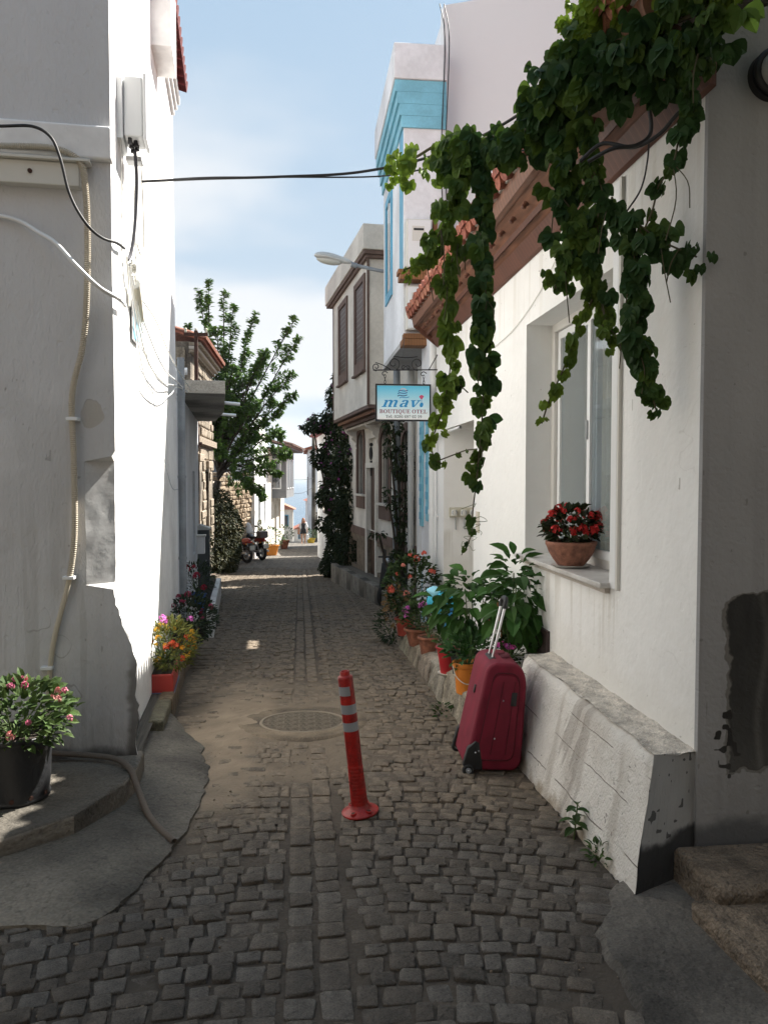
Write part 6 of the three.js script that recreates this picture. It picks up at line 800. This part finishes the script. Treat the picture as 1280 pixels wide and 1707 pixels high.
{
  const t = thing('person', 'woman in open white shirt, black top and shorts walking up the street with bag', 'person', [.21, gy(0, -52.6) + .004, -52.6], -.05);
  const foot = (x, z, d) => [cap([x, .03, z - .03], [x + d, .03, z + .15], .035, .026)];
  const body = uni([cap([-.09, .86, 0], [-.10, .48, .05], .085, .058), cap([-.10, .48, .05], [-.10, .08, -.04], .055, .036), ...foot(-.10, -.04, -.01), cap([.09, .86, 0], [.10, .48, .10], .085, .058), cap([.10, .48, .10], [.11, .08, .14], .055, .036), ...foot(.11, .14, .01), cap([-.06, .92, 0], [.06, .92, 0], .11, .11), cap([0, .95, 0], [0, 1.22, 0], .115, .12), cap([-.11, 1.32, 0], [.11, 1.32, 0], .075, .075), cap([0, 1.30, 0], [0, 1.46, .01], .055, .048), cap([0, 1.50, .02], [0, 1.57, .01], .078, .088), cap([0, 1.515, .095], [0, 1.53, .105], .012, .01),
    cap([-.17, 1.33, 0], [-.23, 1.06, -.01], .048, .038), cap([-.23, 1.06, -.01], [-.25, .83, .05], .036, .026), cap([-.25, .83, .05], [-.25, .74, .06], .03, .02), cap([.17, 1.33, 0], [.24, 1.07, -.02], .048, .038), cap([.24, 1.07, -.02], [.25, .84, .04], .036, .026), cap([.25, .84, .04], [.25, .75, .06], .03, .02),
    ...[-1, 1].flatMap((s) => [0, 1, 2, 3].map((i) => cap([s * .25, .76, .045 + i * .013], [s * .245, .68 + .006 * Math.abs(i - 1.5), .05 + i * .014], .009, .008))), ...[-1, 1].map((s) => cap([s * .245, .80, .07], [s * .235, .74, .095], .010, .008))], .025);
  part('body', sdfMesh(body, [-.36, -.03, -.22], [.36, 1.72, .32], .016), M([.48, .25, .15], { r: .6 }), t);
  part('shorts', sdfMesh(uni([cap([-.06, .92, 0], [.06, .92, 0], .125, .125), cap([-.09, .88, 0], [-.10, .70, .02], .105, .095), cap([.09, .88, 0], [.10, .70, .04], .105, .095)], .03), [-.32, .58, -.24], [.32, 1.12, .26], .016), M([.02, .02, .022]), t);
  part('top', sdfMesh(uni([cap([0, .98, 0], [0, 1.24, 0], .13, .137), cap([-.08, 1.28, .01], [.08, 1.28, .01], .085, .085)], .03), [-.26, .78, -.24], [.26, 1.45, .26], .016), M([.02, .02, .025]), t);
  part('shirt', sdfMesh(uni([cap([-.13, 1.33, -.02], [-.17, .86, -.03], .085, .085), cap([.13, 1.33, -.02], [.17, .80, -.03], .085, .095), cap([-.16, 1.34, 0], [-.24, 1.10, -.01], .07, .068), cap([.16, 1.34, 0], [.25, 1.10, -.02], .07, .068), cap([-.12, 1.0, -.09], [.12, 1.0, -.09], .07, .07), cap([-.12, 1.3, -.06], [.12, 1.3, -.06], .08, .08)], .03), [-.40, .62, -.28], [.40, 1.5, .2], .016), M([.75, .74, .72]), t);
  part('hair', sdfMesh(uni([cap([0, 1.60, -.015], [0, 1.56, -.03], .10, .10), cap([-.075, 1.55, .0], [-.09, 1.30, .05], .035, .03), cap([.075, 1.55, .0], [.09, 1.30, .05], .035, .03), cap([0, 1.5, -.07], [0, 1.3, -.08], .07, .06)], .03), [-.2, 1.2, -.22], [.2, 1.78, .14], .014), M([.30, .10, .04], { r: .6 }), t);
  for (const s of [-1, 1]) part('eye', new THREE.SphereGeometry(.011, 8, 6).translate(s * .032, 1.545, .092), mt.dark, t); part('mouth', bx(.035, .008, .01, 0, 1.478, .094, .003), M([.35, .10, .09]), t);
  const b = thing('shoulder_bag', 'tan shoulder bag hanging at the walking woman’s side', 'bag', [.21 - .31, gy(0, -52.6) + .62, -52.58]); part('bag', disp(new RoundedBoxGeometry(.14, .34, .30, 3, .05), (x, y, z) => [x * (1 - y * .6), y, z * (1 - y * .5)]).translate(0, .17, 0), M([.42, .20, .11], { r: .6 }), b); part('strap', tube([[.0, .33, -.1], [.08, .62, -.03], [.14, .74, 0], [.10, .62, .05], [.0, .33, .1]], .01, 20, 6), M([.30, .13, .07]), b);
  const tb = thing('carrier_bag', 'white carrier bag in the walking woman’s hand', 'bag', [.21 + .26, gy(0, -52.6) + .28, -52.5]); part('bag', disp(new RoundedBoxGeometry(.18, .36, .12, 3, .04), (x, y, z) => [x * (1 - y * .5), y, z * (1 + .2 * vn(y * 20, x * 20, 3))]).translate(0, .18, 0), M([.75, .75, .75], { r: .4 }), tb); part('handle', tube([[-.05, .35, 0], [0, .47, 0], [.05, .35, 0]], .008, 10, 5), M([.75, .75, .75]), tb);
}
{ // motorcycles
  const R = rng(151); let proto;
  const build = () => {
    const t = thing('motorcycle', 'dark motorcycle with a red tail parked by the sunlit stone wall, seen from behind', 'motorcycle', [-1.98, gy(0, -29.6), -29.6], .75, 'motorcycles parked on the left');
    const wheel = (z) => { const w = part('wheel', new THREE.TorusGeometry(.25, .06, 12, 28).rotateY(Math.PI / 2).translate(0, .31, z), mt.rubber, t); part('rim', [new THREE.TorusGeometry(.19, .018, 8, 28).rotateY(Math.PI / 2).translate(0, .31, z), ...[0, 1, 2].map((i) => bb(-.02, .02, -.19, .19, -.018, .018).rotateX(i * 1.047).translate(0, .31, z)), cyl(.05, .05, .12, 0, 0, 0, 12).rotateZ(Math.PI / 2).translate(0, .31, z)], mt.steel, w); };
    wheel(.05); wheel(-1.25);
    part('tail', disp(new THREE.SphereGeometry(1, 20, 14), (x, y, z) => [x * .14 * (1 - .3 * z), y * .12 + .80 + .06 * z, z * .36 - .10]), M([.28, .03, .03], { r: .35, phys: { clearcoat: 1 } }), t); part('seat', disp(new RoundedBoxGeometry(.26, .10, .70, 4, .045), (x, y, z) => [x, y + .88 - .12 * z * z + .1 * z, z - .45]), mt.black, t);
    part('fuel_tank', disp(new THREE.SphereGeometry(1, 20, 14), (x, y, z) => [x * .17, y * .16 + .86, z * .28 - .90]), M([.05, .05, .06], { r: .25, phys: { clearcoat: 1 } }), t); part('engine', [bx(.26, .30, .36, 0, .45, -.62, .03), ...[0, 1, 2, 3, 4].map((i) => bx(.32, .012, .30, 0, .50 + i * .04, -.64))], mt.galv, t);
    part('mudguard', new THREE.TorusGeometry(.34, .07, 6, 16, 1.9).rotateY(Math.PI / 2).scale(1.1, 1, 1).rotateX(-.5).translate(0, .31, .05), mt.black, t); part('number_plate', bx(.22, .17, .008, 0, .58, .36, .003), M([.62, .62, .60], { r: .4 }), t); const tl = part('tail_light', bx(.16, .06, .04, 0, .78, .25, .012), M([.35, .02, .02], { r: .2 }), t); for (const s of [-1, 1]) { part('indicator', new THREE.SphereGeometry(.032, 10, 8).translate(s * .17, .72, .22), M([.55, .22, .03], { r: .25 }), t); part('exhaust', rod([s * .17, .32, -.6], [s * .19, .38, .22], .045, 12), mt.alu, t); part('shock', rod([s * .13, .34, .03], [s * .12, .74, -.12], .025, 8), mt.steel, t); part('fork', rod([s * .10, .31, -1.25], [s * .09, .98, -1.02], .026, 10), mt.steel, t); const mr = part('mirror', disp(new THREE.SphereGeometry(.065, 12, 10), (x, y, z) => [x + s * .34, y * .75 + 1.28, z * .4 - .94]), mt.black, t); part('mirror_stalk', rod([s * .25, 1.08, -.95], [s * .33, 1.25, -.94], .008, 6), mt.black, mr); part('grip', rod([s * .22, 1.05, -.95], [s * .37, 1.02, -.86], .02, 8), mt.rubber, t); }
    part('handlebar', tube([[-.36, 1.02, -.87], [-.2, 1.06, -.95], [0, 1.0, -1.0], [.2, 1.06, -.95], [.36, 1.02, -.87]], .014, 24, 8), mt.steel, t); part('headlamp', new THREE.SphereGeometry(.12, 16, 12).scale(1, 1, .7).translate(0, .96, -1.14), mt.black, t); return t;
  };
  proto = build(); const c = clone(proto, 'motorcycle', [-1.52, gy(0, -31.6), -31.6], .6, 'second motorcycle with a pale windscreen beyond the dark red tailed one', 'motorcycles parked on the left');
  part('windscreen', disp(new THREE.SphereGeometry(.30, 18, 12, 0, Math.PI * 2, 0, 1.5), (x, y, z) => [x * .8, y * 1.5 + 1.0, z * .35 - 1.02]), M([.62, .63, .66], { r: .15 }), c); part('top_box', bx(.36, .28, .34, 0, 1.02, .06, .05), M([.10, .10, .11], { r: .4 }), c);
}
// ---------------------------------------------------------------- bollard, suitcase, scooter
{
  const t = thing('bollard', 'leaning orange red plastic bollard with three grey reflective bands in the street', 'bollard', [.318, gy(0, -4.25) + .004, -4.25]);
  const m = M([.56, .016, .010], { r: .45, map: 'stone', ms: .35, bump: 'plaster', bs: .2, b: .001 }), mD = M([.42, .011, .007], { r: .5 }); const ln = new THREE.Group(); ln.name = 'post';
  const pr = [[.001, -.0], [.098, 0], [.102, .006], [.100, .014], [.075, .022], [.055, .034], [.046, .050]]; const lean = (g) => g.applyMatrix4(new THREE.Matrix4().makeRotationZ(.108));
  const holes = []; const base = lathe(pr, 48); part('base', lean(base), m, t); for (const a of [-.55, .62, 2.6, 3.7]) { const h = part('bolt_hole', lean(lathe([[.014, .0], [.019, .004], [.019, .010], [.014, .011]], 14).scale(1.25, 1, .8).translate(.073, .0185, 0).rotateY(a - Math.PI / 2)), mD, t); part('bolt', lean(cyl(.0125, .0125, .006, 0, 0, 0, 6).translate(.073, .0255, 0).rotateY(a - Math.PI / 2)), mt.rust, h); part('recess', lean(cyl(.0155, .0155, .002, 0, 0, 0, 14).scale(1.25, 1, .8).translate(.073, .0265, 0).rotateY(a - Math.PI / 2)), mt.dark, h); }
  const rp = [[.046, .048]]; for (let i = 0; i < 11; i++) { const y = .055 + i * .0195; rp.push([.0455 - i * .0004, y], [.0455 - i * .0004, y + .013], [.0435 - i * .0004, y + .0145], [.0435 - i * .0004, y + .018]); } rp.push([.041, .285], [.0405, .745], [.039, .755], [.030, .758], [.026, .762], [.0255, .780], [.022, .783], [.018, .781], [.016, .765], [.001, .764]);
  part('post', lean(lathe(rp, 40)), m, t);
  const band = (y0, y1, a0 = 0, al = 6.2832) => lean(new THREE.CylinderGeometry(.0416, .0418, y1 - y0, 40, 1, true, a0, al).translate(0, (y0 + y1) / 2, 0)); const rm = M([.33, .35, .37], { r: .35, m: .25, bump: 'fabric', bs: .02, b: .0006, ds: true });
  part('reflective_band', band(.655, .705, -1.95, 2.35), rm, t); part('reflective_band', band(.555, .605), rm, t); part('reflective_band', band(.460, .508), rm, t);
}
{
  // local axes: z = width of the back panel (axle), x = depth; the case leans towards the low wall
  const t = thing('suitcase', 'dark red fabric suitcase with raised handle leaning on the low wall', 'suitcase', [1.06, gy(0, -5.02) + .005, -5.03]); t.rotation.set(0, -.04, -.05, 'YXZ');
  const fab = M([.21, .006, .027], { map: 'mott', ms: .3, r: .75, bump: 'fabric', bs: .05, b: .0008 }), fabD = M([.085, .003, .011], { r: .8, bump: 'fabric', bs: .05, b: .0008 });
  const prof = (dx, dy, r) => { const s = new THREE.Shape(); const x0 = -.02, x1 = x0 + dx, y0 = .055, y1 = y0 + dy; s.moveTo(x0 + .02, y0); s.lineTo(x1 - .05, y0); s.quadraticCurveTo(x1, y0, x1, y0 + .06); s.lineTo(x1, y1 - r); s.quadraticCurveTo(x1, y1, x1 - r, y1); s.lineTo(x0 + .05, y1); s.quadraticCurveTo(x0, y1, x0, y1 - .05); s.lineTo(x0, y0 + .02); s.quadraticCurveTo(x0, y0, x0 + .02, y0); return s; };
  const body = new THREE.ExtrudeGeometry(prof(.31, .635, .13), { depth: .37, bevelEnabled: true, bevelSize: .022, bevelThickness: .022, bevelSegments: 5, curveSegments: 14 }).translate(0, 0, -.185);
  part('shell', disp(body, (x, y, z) => [x + (x > .2 ? .012 * Math.sin((y - .05) * 5) : 0), y, z + (Math.abs(z) > .17 ? Math.sign(z) * .010 * (1 - Math.pow((x - .13) / .2, 2)) : 0)]), fab, t);
  // welted edge and stitched side pocket
  const edge = (dx, dy, r, z, rad, m, x0, y0, name) => { const P = prof(dx, dy, r).getSpacedPoints(70).map((p) => [p.x + x0, p.y + y0, z]); part(name, tube(P, rad, 160, 6, true), m, t); };
  edge(.305, .63, .13, .205, .006, fabD, .003, .003, 'piping'); edge(.305, .63, .13, -.205, .006, fabD, .003, .003, 'piping');
  edge(.24, .55, .10, .2165, .0042, fabD, .035, .045, 'zipper');
  const pk = part('pocket', new THREE.ExtrudeGeometry(prof(.225, .52, .09), { depth: .008, bevelEnabled: true, bevelSize: .006, bevelThickness: .006, bevelSegments: 3, curveSegments: 12 }).translate(.042, .055, .208), fab, t); for (const x of [.10, .20]) part('seam', rod([x, .14, .2235], [x + .01, .60, .2235], .003, 6), fabD, pk);
  part('badge', bx(.045, .085, .006, .215, .49, .224, .002), mt.black, t); for (const [x, y] of [[.13, .48], [.11, .24], [.02, .16]]) part('zip_pull', new THREE.SphereGeometry(.006, 10, 8).translate(x, y, .226), mt.alu, t);
  part('tag_plate', bx(.006, .05, .03, -.047, .50, .02, .002), mt.black, t);
  for (const s of [-1, 1]) { const g = part('corner_guard', new THREE.ExtrudeGeometry(shapeOf([[-.035, .050], [.06, .045], [.05, .09], [.01, .20], [-.012, .21], [-.046, .17], [-.052, .07]]), { depth: .026, bevelEnabled: true, bevelSize: .008, bevelThickness: .008, bevelSegments: 3 }).translate(0, 0, s > 0 ? .190 : -.216), mt.black, t); part('rivet', new THREE.SphereGeometry(.006, 8, 6).translate(.0, .15, s * .226), mt.alu, g); const w = part('wheel', new THREE.TorusGeometry(.025, .013, 10, 24).translate(-.022, .038, s * .222), mt.rubber, t); part('hub', cyl(.017, .017, .03, 0, 0, 0, 16).rotateX(Math.PI / 2).translate(-.022, .038, s * .222), mt.galv, w); part('axle_cap', new THREE.SphereGeometry(.006, 8, 6).translate(-.022, .038, s * .238), mt.alu, w); }
  for (const z of [-.12, .12]) part('foot', cyl(.016, .02, .05, .24, .035, z, 12), mt.black, t);
  part('handle_bezel', disp(new RoundedBoxGeometry(.07, .05, .23, 4, .018), (x, y, z) => [x + .025, y + .69, z * .8]), mt.black, t);
  for (const z of [-.055, .055]) { part('handle_tube', rod([.02, .69, z], [.02, 1.06, z], .0095, 14), mt.alu, t); part('tube_joint', cyl(.012, .012, .03, .02, .86, z, 12), mt.alu, t); }
  part('handle_grip', tube([[.02, 1.03, -.055], [.02, 1.065, -.055], [.02, 1.085, -.04], [.02, 1.09, 0], [.02, 1.085, .04], [.02, 1.065, .055], [.02, 1.03, .055]], .016, 40, 10), mt.black, t);
  part('carry_handle', tube([[.12, .688, -.07], [.12, .71, -.06], [.12, .722, 0], [.12, .71, .06], [.12, .688, .07]], .012, 20, 8), fabD, t); part('side_handle', tube([[.305, .30, -.07], [.325, .30, -.05], [.33, .30, .05], [.305, .30, .07]], .012, 20, 8), fabD, t);
}
{ // the back panel slopes, so the case narrows towards the top and the handle leans the same way
  const t = scene.children.find((o) => o.name === 'suitcase'); t.traverse((o) => { if (!o.isMesh || /wheel|hub|axle/.test(o.name)) return; const p = o.geometry.attributes.position; for (let i = 0; i < p.count; i++) { const x = p.getX(i), y = p.getY(i); p.setX(i, x + .17 * Math.max(0, y - .05) * (y > .72 ? 1 : 1 - clamp(x / .33))); } o.geometry.computeVertexNormals(); o.geometry = toCreasedNormals(o.geometry, .7); });
}
{ // small scooter at the far kerb
  const t = thing('scooter', 'small dark scooter with a pink front, partly hidden behind the geraniums', 'scooter', [1.74, gy(0, -14.8), -14.8], -.6); t.scale.setScalar(.9);
  const w = part('wheel', new THREE.TorusGeometry(.19, .045, 12, 28).rotateY(Math.PI / 2).translate(0, .235, .45), mt.rubber, t); part('rim', [new THREE.TorusGeometry(.14, .015, 8, 24).rotateY(Math.PI / 2).translate(0, .235, .45), cyl(.04, .04, .09, 0, 0, 0, 10).rotateZ(Math.PI / 2).translate(0, .235, .45)], mt.steel, w); const w2 = part('wheel', new THREE.TorusGeometry(.19, .045, 12, 28).rotateY(Math.PI / 2).translate(0, .235, -.65), mt.rubber, t); part('rim', cyl(.12, .12, .05, 0, 0, 0, 16).rotateZ(Math.PI / 2).translate(0, .235, -.65), mt.steel, w2);
  const pk = M([.40, .03, .16], { r: .35 }); part('front_fender', new THREE.TorusGeometry(.245, .06, 8, 16, 1.7).rotateY(Math.PI / 2).rotateX(-.3).translate(0, .235, .45), pk, t); part('leg_shield', disp(new RoundedBoxGeometry(.36, .50, .05, 3, .02), (x, y, z) => [x, y + .62, z + .28 - .25 * (y) - x * x * 1.2]), mt.black, t); part('floor_board', bx(.28, .06, .45, 0, .32, -.05, .02), mt.black, t); part('body', disp(new RoundedBoxGeometry(.30, .34, .60, 5, .08), (x, y, z) => [x * (1 - .2 * z), y + .52, z - .50]), mt.black, t); part('seat', disp(new RoundedBoxGeometry(.28, .10, .58, 4, .045), (x, y, z) => [x, y + .74, z - .46]), mt.black, t); part('steering_column', rod([0, .42, .40], [0, .98, .18], .025, 10), mt.black, t); part('handlebar', tube([[-.30, .98, .10], [-.1, 1.0, .18], [.1, 1.0, .18], [.30, .98, .10]], .018, 18, 8), mt.black, t); part('headlamp', new THREE.SphereGeometry(.07, 14, 10).translate(0, .92, .26), mt.steel, t);
}
// ---------------------------------------------------------------- houses behind the photographer that close the lane
{
  const mDk = M([.30, .28, .25], { map: 'mott', ms: 2 }); const t = thing('lane_house', 'plain plastered house across the lane behind the viewer', 'house', [-7.5, 0, 4.6], 0); part('wall', bb(0, 16, -1, 8.5, 0, 6), mDk, t); part('roof', bb(-.3, 16.3, 8.5, 8.7, -.3, 6.3), mt.tile, t); part('door', bb(7, 8, 0, 2.2, -.06, -.01), mt.doorwood, t); part('window', bb(4, 5, 1.2, 2.4, -.06, -.01), mt.glass, t);
  const u = thing('side_house', 'plain plastered house beside the stone step outside the frame', 'house', [2.75, 0, 4.5], 0); part('wall', bb(0, 5, -1, 5.5, -6.3, 0), mDk, u); part('roof', bb(-.5, 5.3, 5.5, 5.7, -6.5, .1), mt.tile, u); part('door', bb(-.06, -.01, -.1, 2, -3, -2), mt.doorwood, u);
  const q = thing('garden_house', 'plain plastered house on the other side of the lane outside the frame', 'house', [-3.3, 0, 4.5], 0); part('wall', bb(-5, 0, -1, 6.0, -6.9, 0), mDk, q); part('roof', bb(-5.3, .3, 6.0, 6.2, -7.0, .1), mt.tile, q); part('door', bb(.01, .06, -.1, 2, -3, -2), mt.doorwood, q);
}
renderer.render(scene, camera);
